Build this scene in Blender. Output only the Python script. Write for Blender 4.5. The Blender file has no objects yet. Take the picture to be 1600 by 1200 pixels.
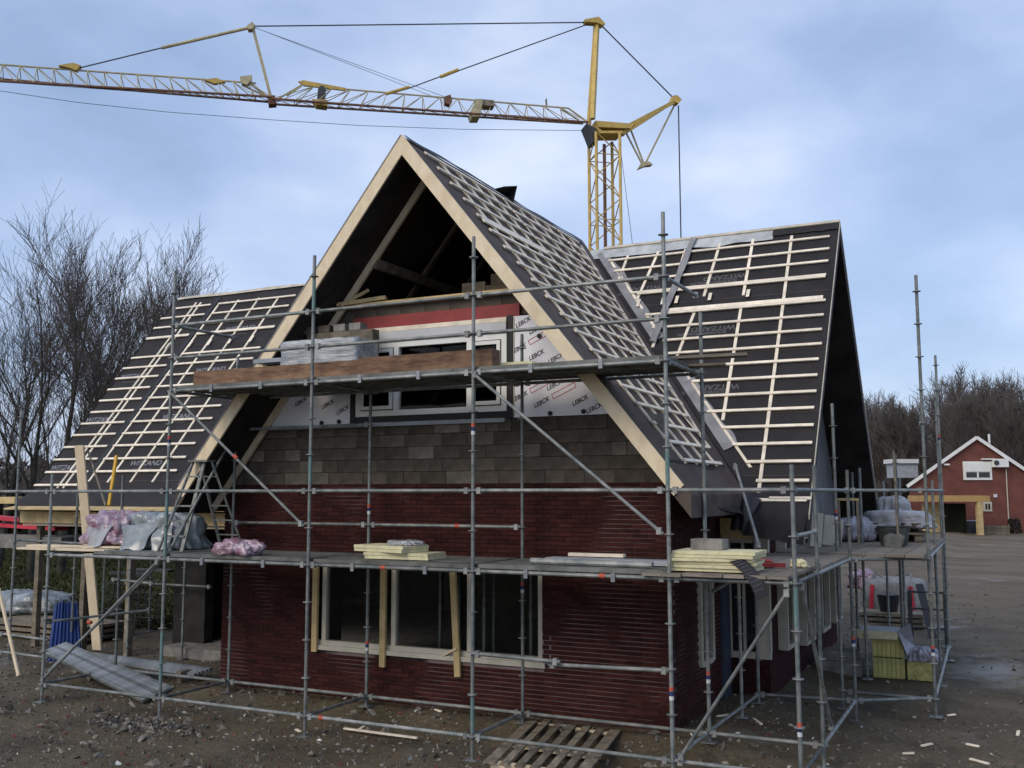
import bpy, math, random
from mathutils import Vector, Matrix, noise
import numpy as np
random.seed(7)
R = math.radians
S = bpy.context.scene
# ------------------------------------------------------------------ camera
F_PX, YAW, PITCH, ROLL, EYE = 1550.17, -.4587, .1087, -.0012, 3.25
W_ = Vector((math.sin(YAW)*math.cos(PITCH), math.cos(YAW)*math.cos(PITCH), math.sin(PITCH)))
R0 = Vector((math.cos(YAW), -math.sin(YAW), 0)); U0 = R0.cross(W_)
RR = math.cos(ROLL)*R0+math.sin(ROLL)*U0; UU = -math.sin(ROLL)*R0+math.cos(ROLL)*U0
CAM = Vector((0, 0, EYE))
cd = bpy.data.cameras.new('camera'); cam = bpy.data.objects.new('camera', cd); S.collection.objects.link(cam)
m = Matrix((RR, UU, -W_)).transposed().to_4x4(); m.translation = CAM; cam.matrix_world = m
cd.sensor_width = 36; cd.lens = F_PX*36/1600; cd.clip_end = 2000; cd.clip_start = .1
S.camera = cam
# ------------------------------------------------------------------ world, sun, exposure
SUN_EL, SUN_ROT = R(38), R(200)
wd = bpy.data.worlds.new('World'); S.world = wd; wd.use_nodes = True
nt = wd.node_tree; nt.nodes.clear()
def N(nt, t, **k):
    n = nt.nodes.new(t)
    for a, b in k.items(): setattr(n, a, b)
    return n
wo = N(nt, 'ShaderNodeOutputWorld'); add = N(nt, 'ShaderNodeAddShader')
sky = N(nt, 'ShaderNodeTexSky', sky_type='NISHITA', sun_disc=False); sky.sun_elevation = SUN_EL; sky.sun_rotation = SUN_ROT
sky.air_density = 1.0; sky.dust_density = 2.0
bg1 = N(nt, 'ShaderNodeBackground'); bg1.inputs[1].default_value = .05
nt.links.new(sky.outputs[0], bg1.inputs[0])
tc = N(nt, 'ShaderNodeTexCoord'); mp = N(nt, 'ShaderNodeMapping'); mp.inputs['Scale'].default_value = (1.0, 1.0, 2.0)
mp.inputs['Location'].default_value = (.35, .2, .1)
nz = N(nt, 'ShaderNodeTexNoise'); nz.inputs['Scale'].default_value = 2.3; nz.inputs['Detail'].default_value = 6; nz.inputs['Roughness'].default_value = .50; nz.inputs['Distortion'].default_value = .12
cr = N(nt, 'ShaderNodeValToRGB'); e = cr.color_ramp.elements
e[0].position = .30; e[0].color = (.24, .33, .51, 1); e[1].position = .68; e[1].color = (.74, .79, .91, 1)
x = e.new(.44); x.color = (.34, .44, .66, 1); x = e.new(.56); x.color = (.49, .58, .79, 1)
bg2 = N(nt, 'ShaderNodeBackground'); bg2.inputs[1].default_value = .96
nt.links.new(tc.outputs['Generated'], mp.inputs[0]); nt.links.new(mp.outputs[0], nz.inputs['Vector'])
nt.links.new(nz.outputs['Fac'], cr.inputs[0]); nt.links.new(cr.outputs[0], bg2.inputs[0])
nt.links.new(bg1.outputs[0], add.inputs[0]); nt.links.new(bg2.outputs[0], add.inputs[1]); nt.links.new(add.outputs[0], wo.inputs[0])
sl = bpy.data.lights.new('sun', 'SUN'); sl.energy = 1.35; sl.angle = R(30); sl.color = (1, .87, .68)
so = bpy.data.objects.new('sun', sl); S.collection.objects.link(so)
# Nishita rotation 0 = +Y, increasing clockwise seen from above
sd = Vector((math.sin(SUN_ROT)*math.cos(SUN_EL), math.cos(SUN_ROT)*math.cos(SUN_EL), math.sin(SUN_EL)))
so.rotation_euler = sd.to_track_quat('Z', 'Y').to_euler(); so.location = (0, -10, 30)
S.view_settings.view_transform = 'Standard'; S.view_settings.look = 'None'
S.view_settings.exposure = 0; S.view_settings.gamma = 1; S.view_settings.use_curve_mapping = False
S.render.engine = 'CYCLES'; S.cycles.max_bounces = 6; S.cycles.diffuse_bounces = 3

# ------------------------------------------------------------------ helpers
def spot(px, py, ax, val):
    """point seen at a pixel of the photograph, on the plane ax = val"""
    d = W_ + (px-800)/F_PX*RR + (600-py)/F_PX*UU
    i = 'XYZ'.index(ax); t = (val-CAM[i])/d[i]; return CAM+d*t
def spot_p(px, py, p, n):
    d = W_ + (px-800)/F_PX*RR + (600-py)/F_PX*UU
    return CAM + d*((p-CAM).dot(n)/d.dot(n))
COL = S.collection
def tag(o, label, cat=None, group=None, kind=None):
    if label: o['label'] = label
    if cat: o['category'] = cat
    if group: o['group'] = group
    if kind: o['kind'] = kind
    return o
def adopt(o, parent):
    if parent is not None:
        o.parent = parent; o.matrix_parent_inverse = wm(parent).inverted()
def wm(o):
    M = o.matrix_basis.copy()
    if o.parent: M = wm(o.parent) @ o.matrix_parent_inverse @ M
    return M
def empty(name, loc):
    o = bpy.data.objects.new(name, None); o.location = loc; o.empty_display_size = .2; COL.objects.link(o); return o
def mesh_obj(name, V, Fc, mat, parent=None, smooth=False, centre=True):
    V = [Vector(v) for v in V]
    c = Vector((0, 0, 0))
    if centre:
        lo = Vector([min(v[i] for v in V) for i in range(3)]); hi = Vector([max(v[i] for v in V) for i in range(3)])
        c = (lo+hi)/2; c.z = lo.z
    me = bpy.data.meshes.new(name); me.from_pydata([v-c for v in V], [], Fc); me.update()
    if isinstance(mat, (list, tuple)):
        for q in mat: me.materials.append(q)
    else: me.materials.append(mat)
    if smooth: me.shade_smooth()
    o = bpy.data.objects.new(name, me); o.location = c; COL.objects.link(o); adopt(o, parent); return o
class MB:
    def __init__(s): s.V = []; s.F = []
    def add(s, V, Fc):
        b = len(s.V); s.V += [Vector(v) for v in V]; s.F += [tuple(i+b for i in f) for f in Fc]; return s
    def box(s, x0, x1, y0, y1, z0, z1):
        return s.add([(x0,y0,z0),(x1,y0,z0),(x1,y1,z0),(x0,y1,z0),(x0,y0,z1),(x1,y0,z1),(x1,y1,z1),(x0,y1,z1)], BOXF)
    def obox(s, c, ex, ey, ez):
        c = Vector(c); V = []
        for k in (-1, 1):
            for (i, j) in ((-1,-1),(1,-1),(1,1),(-1,1)): V.append(c+ex*i+ey*j+ez*k)
        return s.add(V, BOXF)
    def beam(s, a, b, w, h, up=Vector((0,0,1))):
        a = Vector(a); b = Vector(b); d = (b-a); L = d.length; d.normalize()
        sx = d.cross(Vector(up)); 
        if sx.length < 1e-3: sx = d.cross(Vector((1,0,0)))
        sx.normalize(); uz = sx.cross(d).normalized()
        return s.obox((a+b)/2, d*(L/2), sx*(w/2), uz*(h/2))
    def tube(s, a, b, r, n=8, r2=None):
        a = Vector(a); b = Vector(b); r2 = r if r2 is None else r2
        d = (b-a).normalized(); x = d.orthogonal().normalized(); y = d.cross(x); V = []
        for p, q in ((a, r), (b, r2)):
            for i in range(n):
                t = 2*math.pi*i/n; V.append(p+x*(q*math.cos(t))+y*(q*math.sin(t)))
        return s.add(V, [(i, (i+1)%n, n+(i+1)%n, n+i) for i in range(n)]+[tuple(range(n))[::-1], tuple(range(n, 2*n))])
    def path(s, pts, r, n=6):
        for a, b in zip(pts, pts[1:]): s.tube(a, b, r, n)
        return s
    def obj(s, name, mat, parent=None, smooth=False): return mesh_obj(name, s.V, s.F, mat, parent, smooth)
BOXF = [(0,3,2,1),(4,5,6,7),(0,1,5,4),(1,2,6,5),(2,3,7,6),(3,0,4,7)]
def copy_to(o, loc=None, rot=None, parent=None):
    c = o.copy(); COL.objects.link(c)
    if parent is not None: adopt(c, parent)
    if loc is not None: c.location = loc
    if rot is not None: c.rotation_euler = rot
    return c

# ------------------------------------------------------------------ materials
def mat(name, col, rough=.7, metal=0, var=.25, scale=6, bump=.0, bscale=40, col2=None, stretch=(1,1,1), rnd=.0, spec=.4, fade=None):
    m = bpy.data.materials.new(name); m.use_nodes = True; nt = m.node_tree; b = nt.nodes['Principled BSDF']
    b.inputs['Roughness'].default_value = rough; b.inputs['Metallic'].default_value = metal; b.inputs['Specular IOR Level'].default_value = spec
    tc = N(nt, 'ShaderNodeTexCoord'); mp = N(nt, 'ShaderNodeMapping'); mp.inputs['Scale'].default_value = stretch
    nt.links.new(tc.outputs['Object'], mp.inputs[0])
    nz = N(nt, 'ShaderNodeTexNoise'); nz.inputs['Scale'].default_value = scale; nz.inputs['Detail'].default_value = 6; nz.inputs['Roughness'].default_value = .62
    nt.links.new(mp.outputs[0], nz.inputs['Vector'])
    oi = N(nt, 'ShaderNodeObjectInfo'); ge = N(nt, 'ShaderNodeNewGeometry')
    c2 = col2 if col2 else tuple(c*(1-var) for c in col); c1 = col if col2 else tuple(min(1, c*(1+var*.6)) for c in col)
    r = N(nt, 'ShaderNodeValToRGB'); r.color_ramp.elements[0].position = .36; r.color_ramp.elements[1].position = .64
    r.color_ramp.elements[0].color = (*c2, 1); r.color_ramp.elements[1].color = (*c1, 1)
    nt.links.new(nz.outputs['Fac'], r.inputs[0])
    out = r.outputs[0]
    if rnd:
        a = N(nt, 'ShaderNodeMath', operation='ADD'); nt.links.new(oi.outputs['Random'], a.inputs[0]); nt.links.new(ge.outputs['Random Per Island'], a.inputs[1])
        f = N(nt, 'ShaderNodeMath', operation='FRACT'); nt.links.new(a.outputs[0], f.inputs[0])
        mr = N(nt, 'ShaderNodeMapRange'); mr.inputs['To Min'].default_value = 1-rnd; mr.inputs['To Max'].default_value = 1+rnd
        nt.links.new(f.outputs[0], mr.inputs['Value'])
        h = N(nt, 'ShaderNodeHueSaturation'); nt.links.new(mr.outputs[0], h.inputs['Value']); nt.links.new(out, h.inputs['Color']); out = h.outputs[0]
    nt.links.new(out, b.inputs['Base Color'])
    if bump:
        n2 = N(nt, 'ShaderNodeTexNoise'); n2.inputs['Scale'].default_value = bscale; n2.inputs['Detail'].default_value = 5
        nt.links.new(mp.outputs[0], n2.inputs['Vector'])
        bp = N(nt, 'ShaderNodeBump'); bp.inputs['Strength'].default_value = bump; bp.inputs['Distance'].default_value = .02
        nt.links.new(n2.outputs['Fac'], bp.inputs['Height']); nt.links.new(bp.outputs[0], b.inputs['Normal'])
    return m
M = {}
M['steel'] = mat('galvanised_steel', (.31,.315,.30), .55, .45, .45, 5, .15, 60, col2=(.13,.155,.15), rnd=.3)
M['steel_new'] = mat('bright_steel', (.28,.30,.315), .5, .4, .35, 5, .1, 50, rnd=.15)
M['steel_dark'] = mat('dark_steel', (.075,.08,.08), .6, .4, .4, 8, .1)
M['deck'] = mat('deck_steel', (.20,.205,.19), .65, .25, .5, 4, .2, 30, col2=(.10,.10,.09), rnd=.2)
M['deckwood'] = mat('scaffold_board', (.23,.20,.16), .85, 0, .4, 3, .3, 30, stretch=(1,6,6), rnd=.2)
M['pine'] = mat('pine_batten', (.88,.78,.62), .65, 0, .18, 5, .15, 40, stretch=(1,1,1), rnd=.1)
M['shedy'] = mat('ochre_painted_wood', (.42,.27,.10), .7, 0, .15, 2)
M['pineboard'] = mat('pine_board', (.76,.64,.45), .6, 0, .2, 5, .15, 30, rnd=.08, col2=(.64,.52,.35), stretch=(1,1,.6))
M['oldwood'] = mat('weathered_wood', (.22,.185,.135), .85, 0, .45, 6, .35, 25, rnd=.25)
M['yellowwood'] = mat('yellow_plywood', (.56,.42,.20), .6, 0, .25, 3, .1, 20, rnd=.1)
M['beamwood'] = mat('brown_beam', (.25,.15,.09), .85, 0, .5, 3.0, .5, 22, col2=(.10,.055,.035), rnd=.25, stretch=(.9,2,3.5))
M['membrane'] = mat('roof_membrane', (.030,.027,.028), .75, 0, .3, 2.2, .45, 7, rnd=.08, col2=(.020,.018,.019), spec=.3)
M['membrane2'] = mat('sheen_brown_membrane', (.112,.084,.070), .8, 0, .3, 2.2, .35, 7, col2=(.070,.054,.046), spec=.3)  # brown membrane, with the glancing sky sheen put into its paler colour
M['underlay'] = mat('dark_board_underside', (.030,.027,.024), .9, 0, .4, 2, .1, 10, spec=.15)
M['foil'] = mat('grey_lead_strip', (.27,.265,.27), .55, .1, .25, 3, .3, 14)
M['paleplastic'] = mat('pale_ridge_foil', (.48,.50,.50), .5, 0, .25, 4, .3, 16)
M['beige'] = mat('beige_ridge_strip', (.55,.50,.40), .7, 0, .2, 5, .2, 16)
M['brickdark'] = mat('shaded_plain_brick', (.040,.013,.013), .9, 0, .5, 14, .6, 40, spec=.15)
M['shutter'] = mat('pale_grey_shutter', (.56,.57,.58), .5, 0, .1, 4)
M['brick'] = mat('dark_red_brick', (.062,.015,.012), .85, 0, .4, 30, .5, 90, rnd=.36, col2=(.032,.010,.009), spec=.2)
M['block'] = mat('grey_concrete_block', (.110,.092,.073), .95, 0, .35, 4, .4, 60, rnd=.22, spec=.2)
M['blockpale'] = mat('pale_concrete_block', (.21,.185,.15), .95, 0, .35, 5, .4, 60, rnd=.25, spec=.2, col2=(.12,.105,.085))
M['concrete'] = mat('concrete', (.23,.22,.20), .9, 0, .35, 5, .4, 50)
M['white'] = mat('white_window_frame', (.80,.80,.76), .45, 0, .08, 3, 0)
M['cream'] = mat('cream_window_frame', (.50,.47,.38), .55, 0, .15, 4, .05)
M['greycap'] = mat('grey_strip', (.34,.37,.40), .5, 0, .15, 4, .05)
M['redlintel'] = mat('red_lintel_paint', (.30,.045,.04), .6, 0, .3, 5, .2, 30, col2=(.24,.035,.035))
M['black'] = mat('black_rubber', (.015,.015,.016), .55, 0, .3, 5, .2, 20)
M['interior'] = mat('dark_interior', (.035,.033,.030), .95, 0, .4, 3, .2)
M['insul'] = mat('white_insulation_foil', (.84,.84,.88), .4, .05, .06, 3, .05, 12)
M['yellowins'] = mat('cream_insulation_board', (.66,.61,.38), .8, 0, .15, 10, .2, 60, rnd=.08)
M['yellowins2'] = mat('yellow_green_packaging', (.50,.46,.16), .5, 0, .35, 8, .3, 20, rnd=.1)
M['lilac'] = mat('pale_lilac_facing', (.36,.355,.40), .5, 0, .2, 5, .2, 20)
M['plastic'] = mat('grey_plastic_sheet', (.36,.39,.40), .22, 0, .35, 2.5, .35, 8, col2=(.15,.175,.18), spec=.7)
M['silverwrap'] = mat('silver_wrap', (.40,.42,.43), .3, .25, .4, 4, .6, 14, stretch=(.6,3,6), spec=.6)
M['pinkplastic'] = mat('pink_plastic_sheet', (.48,.40,.46), .25, 0, .5, 4, .4, 9, col2=(.24,.10,.15), spec=.7, stretch=(1,1,2.5))
M['whiteplastic'] = mat('white_plastic_sheet', (.36,.37,.39), .35, 0, .25, 4, .5, 12)
M['redpaint'] = mat('bright_red_panel', (.55,.035,.06), .5, 0, .25, 4, .1)
M['toolred'] = mat('dull_red_tool', (.20,.02,.025), .5, 0, .3, 5)
M['orange'] = mat('orange_tape', (.50,.085,.05), .6, 0, .1, 5)
M['navy'] = mat('navy_tape', (.02,.035,.12), .6, 0, .1, 5)
M['whitetape'] = mat('white_tape', (.65,.65,.65), .6, 0, .1, 5)
M['craney'] = mat('crane_yellow', (.56,.39,.10), .5, 0, .2, 3, .05, rnd=.08)
M['craneo'] = mat('crane_rusty_chord', (.21,.105,.065), .7, .1, .4, 4, .05)
M['craney2'] = mat('crane_pale_lattice', (.50,.44,.26), .6, 0, .25, 3)
M['rope'] = mat('crane_rope', (.07,.08,.10), .6, .3, .2, 5)
M['bark'] = mat('bark', (.075,.068,.055), .95, 0, .4, 1.5, .5, 14, col2=(.028,.030,.022), spec=.1)
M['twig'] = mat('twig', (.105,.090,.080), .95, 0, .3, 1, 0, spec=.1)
M['twig2'] = mat('hazy_twig', (.15,.13,.12), .95, 0, .45, .35, 0, spec=.1, col2=(.085,.076,.070))  # far twigs: distance haze put into the lighter colour
M['farbrick'] = mat('orange_red_brick', (.165,.060,.045), .9, 0, .2, 1.2, .1, 30)
M['rooftile'] = mat('dark_roof_tile', (.05,.045,.045), .8, 0, .2, 4)
M['gablefoil'] = mat('grey_gable_membrane', (.19,.19,.20), .5, .1, .5, 3, .9, 7, col2=(.10,.10,.105), stretch=(1,3,.5))
M['glass'] = mat('dark_glass', (.012,.014,.016), .08, 0, .1, 2, spec=.6)
M['blueply'] = mat('deep_blue_sheet', (.012,.035,.15), .4, 0, .35, 5, .2, 20, rnd=.2)
M['mesh'] = mat('black_mesh_strip', (.014,.014,.02), .7, 0, .3, 8)
M['meshline'] = mat('light_mesh_rib', (.15,.15,.17), .6, 0, .2, 8)
M['tubblack'] = mat('mortar_tub', (.035,.042,.042), .6, 0, .5, 7, .2, 20, col2=(.10,.11,.105))
M['oldsteel'] = mat('dusty_steel', (.17,.175,.16), .7, .3, .3, 8)
M['print'] = mat('grey_print', (.24,.24,.27), .7, 0, .3, 12)
M['printdim'] = mat('dim_print', (.115,.115,.12), .7, 0, .3, 12)
M['printblack'] = mat('black_print', (.012,.012,.02), .6, 0, .1, 12)
M['printred'] = mat('red_print', (.48,.07,.09), .6, 0, .1, 12)
M['aluladder'] = mat('grey_ladder', (.21,.22,.20), .6, .3, .4, 10, .1)
M['toolyellow'] = mat('yellow_level', (.62,.36,.03), .5, 0, .15, 5)
M['blue_dpc'] = mat('slate_blue_membrane', (.05,.065,.10), .5, 0, .2, 4)
M['bag'] = mat('white_big_bag', (.25,.25,.24), .8, 0, .2, 6, .4, 25)
M['timber_stick'] = M['pineboard']
M['hedge'] = mat('dark_undergrowth', (.022,.026,.014), .95, 0, .5, 1, 0, col2=(.016,.015,.011), spec=.1)
M['brush'] = mat('brown_brush', (.050,.042,.037), .95, 0, .4, .5, 0, spec=.1)
M['grass'] = mat('winter_grass', (.050,.062,.022), .95, 0, .4, 1, 0, col2=(.05,.045,.025), spec=.1)
M['stone'] = mat('rubble_stone', (.17,.155,.13), .9, 0, .4, 12, .3, 60, rnd=.55)
M['chip'] = mat('white_rubble_chip', (.50,.50,.46), .85, 0, .2, 12, rnd=.3)
M['redchip'] = mat('brick_rubble', (.14,.045,.035), .9, 0, .3, 12, rnd=.3)
def clear_mat():
    m = bpy.data.materials.new('clear_glass'); m.use_nodes = True; nt = m.node_tree; nt.nodes.remove(nt.nodes['Principled BSDF'])
    o = nt.nodes['Material Output']; t = N(nt, 'ShaderNodeBsdfTransparent'); t.inputs[0].default_value = (.92,.94,.93,1); g = N(nt, 'ShaderNodeBsdfGlossy'); g.inputs['Roughness'].default_value = .03
    f = N(nt, 'ShaderNodeFresnel'); f.inputs[0].default_value = 1.2; mx = N(nt, 'ShaderNodeMixShader')
    nt.links.new(f.outputs[0], mx.inputs[0]); nt.links.new(t.outputs[0], mx.inputs[1]); nt.links.new(g.outputs[0], mx.inputs[2]); nt.links.new(mx.outputs[0], o.inputs[0]); return m
M['clear'] = clear_mat()
# mortar with pale unpointed joints in places
def mortar_mat():
    m = mat('mortar', (.10,.06,.055), .95, 0, .3, 1.1, .3, 60)
    r = [n for n in m.node_tree.nodes if n.type == 'VALTORGB'][0]
    r.color_ramp.elements[0].position = .50; r.color_ramp.elements[1].position = .58
    r.color_ramp.elements[0].color = (.020,.009,.009,1); r.color_ramp.elements[1].color = (.20,.15,.14,1)
    nz = [n for n in m.node_tree.nodes if n.type == 'TEX_NOISE' and abs(n.inputs['Scale'].default_value-1.1) < .01][0]
    nz.inputs['Scale'].default_value = .55; nz.inputs['Detail'].default_value = 3
    return m
M['mortar'] = mortar_mat()
# ground: wet trampled mud with clay, grey puddle patches and grass to the back left
def ground_mat():
    m = bpy.data.materials.new('muddy_ground'); m.use_nodes = True; nt = m.node_tree; b = nt.nodes['Principled BSDF']
    tc = N(nt, 'ShaderNodeTexCoord')
    def noise_(s, d=6, r=.6, off=0):
        mp = N(nt, 'ShaderNodeMapping'); mp.inputs['Location'].default_value = (off, off, 0); nt.links.new(tc.outputs['Object'], mp.inputs[0])
        n = N(nt, 'ShaderNodeTexNoise'); n.inputs['Scale'].default_value = s; n.inputs['Detail'].default_value = d; n.inputs['Roughness'].default_value = r
        nt.links.new(mp.outputs[0], n.inputs['Vector']); return n.outputs['Fac']
    def ramp(src, p0, c0, p1, c1):
        r = N(nt, 'ShaderNodeValToRGB'); r.color_ramp.elements[0].position = p0; r.color_ramp.elements[1].position = p1
        r.color_ramp.elements[0].color = (*c0, 1); r.color_ramp.elements[1].color = (*c1, 1); nt.links.new(src, r.inputs[0]); return r.outputs[0]
    def mix(f, a, c):
        x = N(nt, 'ShaderNodeMix', data_type='RGBA'); nt.links.new(f, x.inputs[0]); nt.links.new(a, x.inputs[6])
        if isinstance(c, tuple): x.inputs[7].default_value = (*c, 1)
        else: nt.links.new(c, x.inputs[7])
        return x.outputs[2]
    base = ramp(noise_(.9), .35, (.090,.072,.044), .68, (.195,.158,.100))
    fine = ramp(noise_(14, 8, .7), .3, (.55,.55,.55), .7, (1.35,1.33,1.28))
    mm = N(nt, 'ShaderNodeMix', data_type='RGBA', blend_type='MULTIPLY'); mm.inputs[0].default_value = 1; nt.links.new(base, mm.inputs[6]); nt.links.new(fine, mm.inputs[7])
    col = mm.outputs[2]
    pud = ramp(noise_(.42, 4, .55, 7.3), .60, (0,0,0), .70, (1,1,1))
    col = mix(pud, col, (.165,.15,.115))
    red = ramp(noise_(.75, 5, .6, 31), .63, (0,0,0), .76, (.55,.55,.55))
    col = mix(red, col, (.16,.105,.07))
    def blob(cx, cy, r0, r1, off):
        d = N(nt, 'ShaderNodeVectorMath', operation='DISTANCE'); sc2 = N(nt, 'ShaderNodeVectorMath', operation='MULTIPLY'); nt.links.new(tc.outputs['Object'], sc2.inputs[0]); sc2.inputs[1].default_value = (1,.5,0)
        nt.links.new(sc2.outputs[0], d.inputs[0]); d.inputs[1].default_value = (cx, cy*.5, 0)
        a_ = N(nt, 'ShaderNodeMath', operation='MULTIPLY_ADD'); nt.links.new(noise_(1.6, 6, .7, off), a_.inputs[0]); a_.inputs[1].default_value = 2.2; nt.links.new(d.outputs['Value'], a_.inputs[2])
        mr = N(nt, 'ShaderNodeMapRange'); nt.links.new(a_.outputs[0], mr.inputs['Value']); mr.inputs['From Min'].default_value = r0; mr.inputs['From Max'].default_value = r1; mr.inputs['To Min'].default_value = 1; mr.inputs['To Max'].default_value = 0
        return mr.outputs[0]
    col = mix(blob(-.3, 20.5, 1.15, 2.0, 2), col, (.33,.33,.30))
    col = mix(blob(-9.5, 11.2, 1.0, 1.9, 12), col, (.17,.145,.085))
    # dry paler yard further back
    sy = N(nt, 'ShaderNodeSeparateXYZ'); nt.links.new(tc.outputs['Object'], sy.inputs[0])
    my = N(nt, 'ShaderNodeMapRange'); nt.links.new(sy.outputs[1], my.inputs['Value']); my.inputs['From Min'].default_value = 22; my.inputs['From Max'].default_value = 42; my.inputs['To Max'].default_value = .75
    mpy = N(nt, 'ShaderNodeMapping'); mpy.inputs['Scale'].default_value = (.10,.28,1); nt.links.new(tc.outputs['Object'], mpy.inputs[0]); ny = N(nt, 'ShaderNodeTexNoise'); ny.inputs['Scale'].default_value = 1.3; ny.inputs['Detail'].default_value = 9; ny.inputs['Roughness'].default_value = .68; ny.inputs['Distortion'].default_value = .8; nt.links.new(mpy.outputs[0], ny.inputs['Vector'])
    col = mix(my.outputs[0], col, ramp(ny.outputs['Fac'], .36, (.105,.078,.052), .62, (.225,.180,.122)))
    # grass far to the left
    sx = N(nt, 'ShaderNodeSeparateXYZ'); nt.links.new(tc.outputs['Object'], sx.inputs[0])
    a = N(nt, 'ShaderNodeMath', operation='MULTIPLY_ADD'); nt.links.new(sx.outputs[0], a.inputs[0]); a.inputs[1].default_value = -.10; a.inputs[2].default_value = -2.25
    a2 = N(nt, 'ShaderNodeMath', operation='ADD'); nt.links.new(a.outputs[0], a2.inputs[0]); nt.links.new(noise_(.3, 5, .6, 3), a2.inputs[1]); a2.use_clamp = True
    gcol = ramp(noise_(2.2, 6, .7, 5), .35, (.040,.048,.018), .65, (.062,.058,.034))
    col = mix(a2.outputs[0], col, gcol)
    nt.links.new(col, b.inputs['Base Color'])
    rr = N(nt, 'ShaderNodeMapRange'); nt.links.new(pud, rr.inputs['Value']); rr.inputs['To Min'].default_value = .78; rr.inputs['To Max'].default_value = .30
    nt.links.new(rr.outputs[0], b.inputs['Roughness']); b.inputs['Specular IOR Level'].default_value = .35
    ht = N(nt, 'ShaderNodeMath', operation='ADD'); nt.links.new(noise_(9, 8, .7, 2), ht.inputs[0]); nt.links.new(noise_(45, 4, .6, 9), ht.inputs[1])
    bp = N(nt, 'ShaderNodeBump'); bp.inputs['Strength'].default_value = .9; bp.inputs['Distance'].default_value = .06
    nt.links.new(ht.outputs[0], bp.inputs['Height']); nt.links.new(bp.outputs[0], b.inputs['Normal'])
    return m
M['ground'] = ground_mat()

# ------------------------------------------------------------------ ground
def sm(a, b, x):
    t = max(0, min(1, (x-a)/(b-a))); return t*t*(3-2*t)
def gh(x, y):
    z = .15*sm(11.7, 12.7, y)*sm(-14.5, -12, x)*(1-sm(-3.6, -2.4, x))
    z += .035*(noise.noise((x*.7, y*.7, 3))) + .02*noise.noise((x*2.3, y*2.3, 8))
    if 6 < y < 30 and -25 < x < 6: z += .022*noise.noise((x*5, y*5, 1))-.03*max(0, abs(noise.noise((x*1.2, y*1.2, 4)))-.25)
    if x > -6 and y > 15: z += .05*sm(15, 19, y)*(1-sm(60, 80, y))*noise.noise((x*.25+y*.05, (y-.35*x)*1.1, 6))
    d = math.hypot(x+6, y-14)
    z += sm(30, 90, d)*.6*noise.noise((x*.02, y*.02, 5))*(1-.8*sm(-25, -5, x))
    return z
def axis(lo, hi, step, far):
    a = list(np.arange(lo, hi+1e-6, step)); s = step; v = hi; up = []
    while v < far: s *= 1.16; v += s; up.append(v)
    s = step; v = lo; dn = []
    while v > -far: s *= 1.16; v -= s; dn.append(v)
    return dn[::-1]+a+up
gx = axis(-21, 3, .11, 900); gy = axis(8, 22, .11, 900)
V = [(x, y, gh(x, y)) for y in gy for x in gx]; nx = len(gx)
Fc = [(j*nx+i, j*nx+i+1, (j+1)*nx+i+1, (j+1)*nx+i) for j in range(len(gy)-1) for i in range(nx-1)]
g = mesh_obj('ground', V, Fc, M['ground'], smooth=True, centre=False); g['kind'] = 'structure'

# ------------------------------------------------------------------ HOUSE
TH = math.atan(1.238); CT, ST = math.cos(TH), math.sin(TH)
RX, RZ = -7.72, 8.48            # ridge of the front gable (runs along Y)
MY, MZ = 18.93, 8.24            # main ridge (runs along X)
XL, XR = -19.08, -2.52          # verges of the main roof
RY = 12.0                       # verge plane of the front gable
WY = 12.80                      # face of the front gable wall
WXL, WXR = -11.65, -3.98
MWY = 15.7                      # main front wall
GX = -3.35                      # right gable wall
zf = lambda x: RZ-1.238*abs(x-RX)
zm = lambda y: MZ-1.238*abs(y-MY)
house = empty('house', (-8, 15, .15))
tag(house, 'unfinished red brick house with steep dark battened roofs behind the scaffold', 'house')
def slab(name, plan, zfun, t, mt, parent=house, mu=None):
    n = len(plan); V = [(x, y, zfun(x, y)) for x, y in plan]+[(x, y, zfun(x, y)-t/CT) for x, y in plan]
    Fc = [tuple(range(n)), tuple(range(n, 2*n))[::-1]]+[(i, n+i, n+(i+1)%n, (i+1)%n) for i in range(n)]
    me_ = mesh_obj(name, V, Fc, [mt, M['underlay']], parent)
    me_.data.polygons[1].material_index = 1
    # make top face normal up
    if me_.data.polygons[0].normal.z < 0: me_.data.flip_normals()
    return me_
zF = lambda x, y: zf(x); zMm = lambda x, y: zm(y)
EY = 14.62
roofR = slab('roof_slope', [(RX+.19, MY), (XR, MY), (XR, EY), (-3.47, EY), (-3.47, 14.9)], zMm, .18, M['membrane'])
roofL = slab('roof_slope', [(XL, MY), (RX-.19, MY), (RX-4.25, 14.9), (RX-4.25, EY), (XL, EY)], zMm, .18, M['membrane'])
roofB = slab('roof_slope', [(XL, MY+.002), (XR, MY+.002), (XR, 23.25), (XL, 23.25)], zMm, .18, M['membrane'])
roofFR = slab('roof_slope', [(RX, RY), (RX, MY+.18), (RX+.19, MY), (-3.47, 14.9), (-3.47, RY)], zF, .18, M['membrane2'])
roofFL = slab('roof_slope', [(RX-.002, RY), (RX-.002, MY+.18), (RX-.19, MY), (RX-4.25, 14.9), (RX-4.25, RY)], zF, .18, M['membrane2'])
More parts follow.
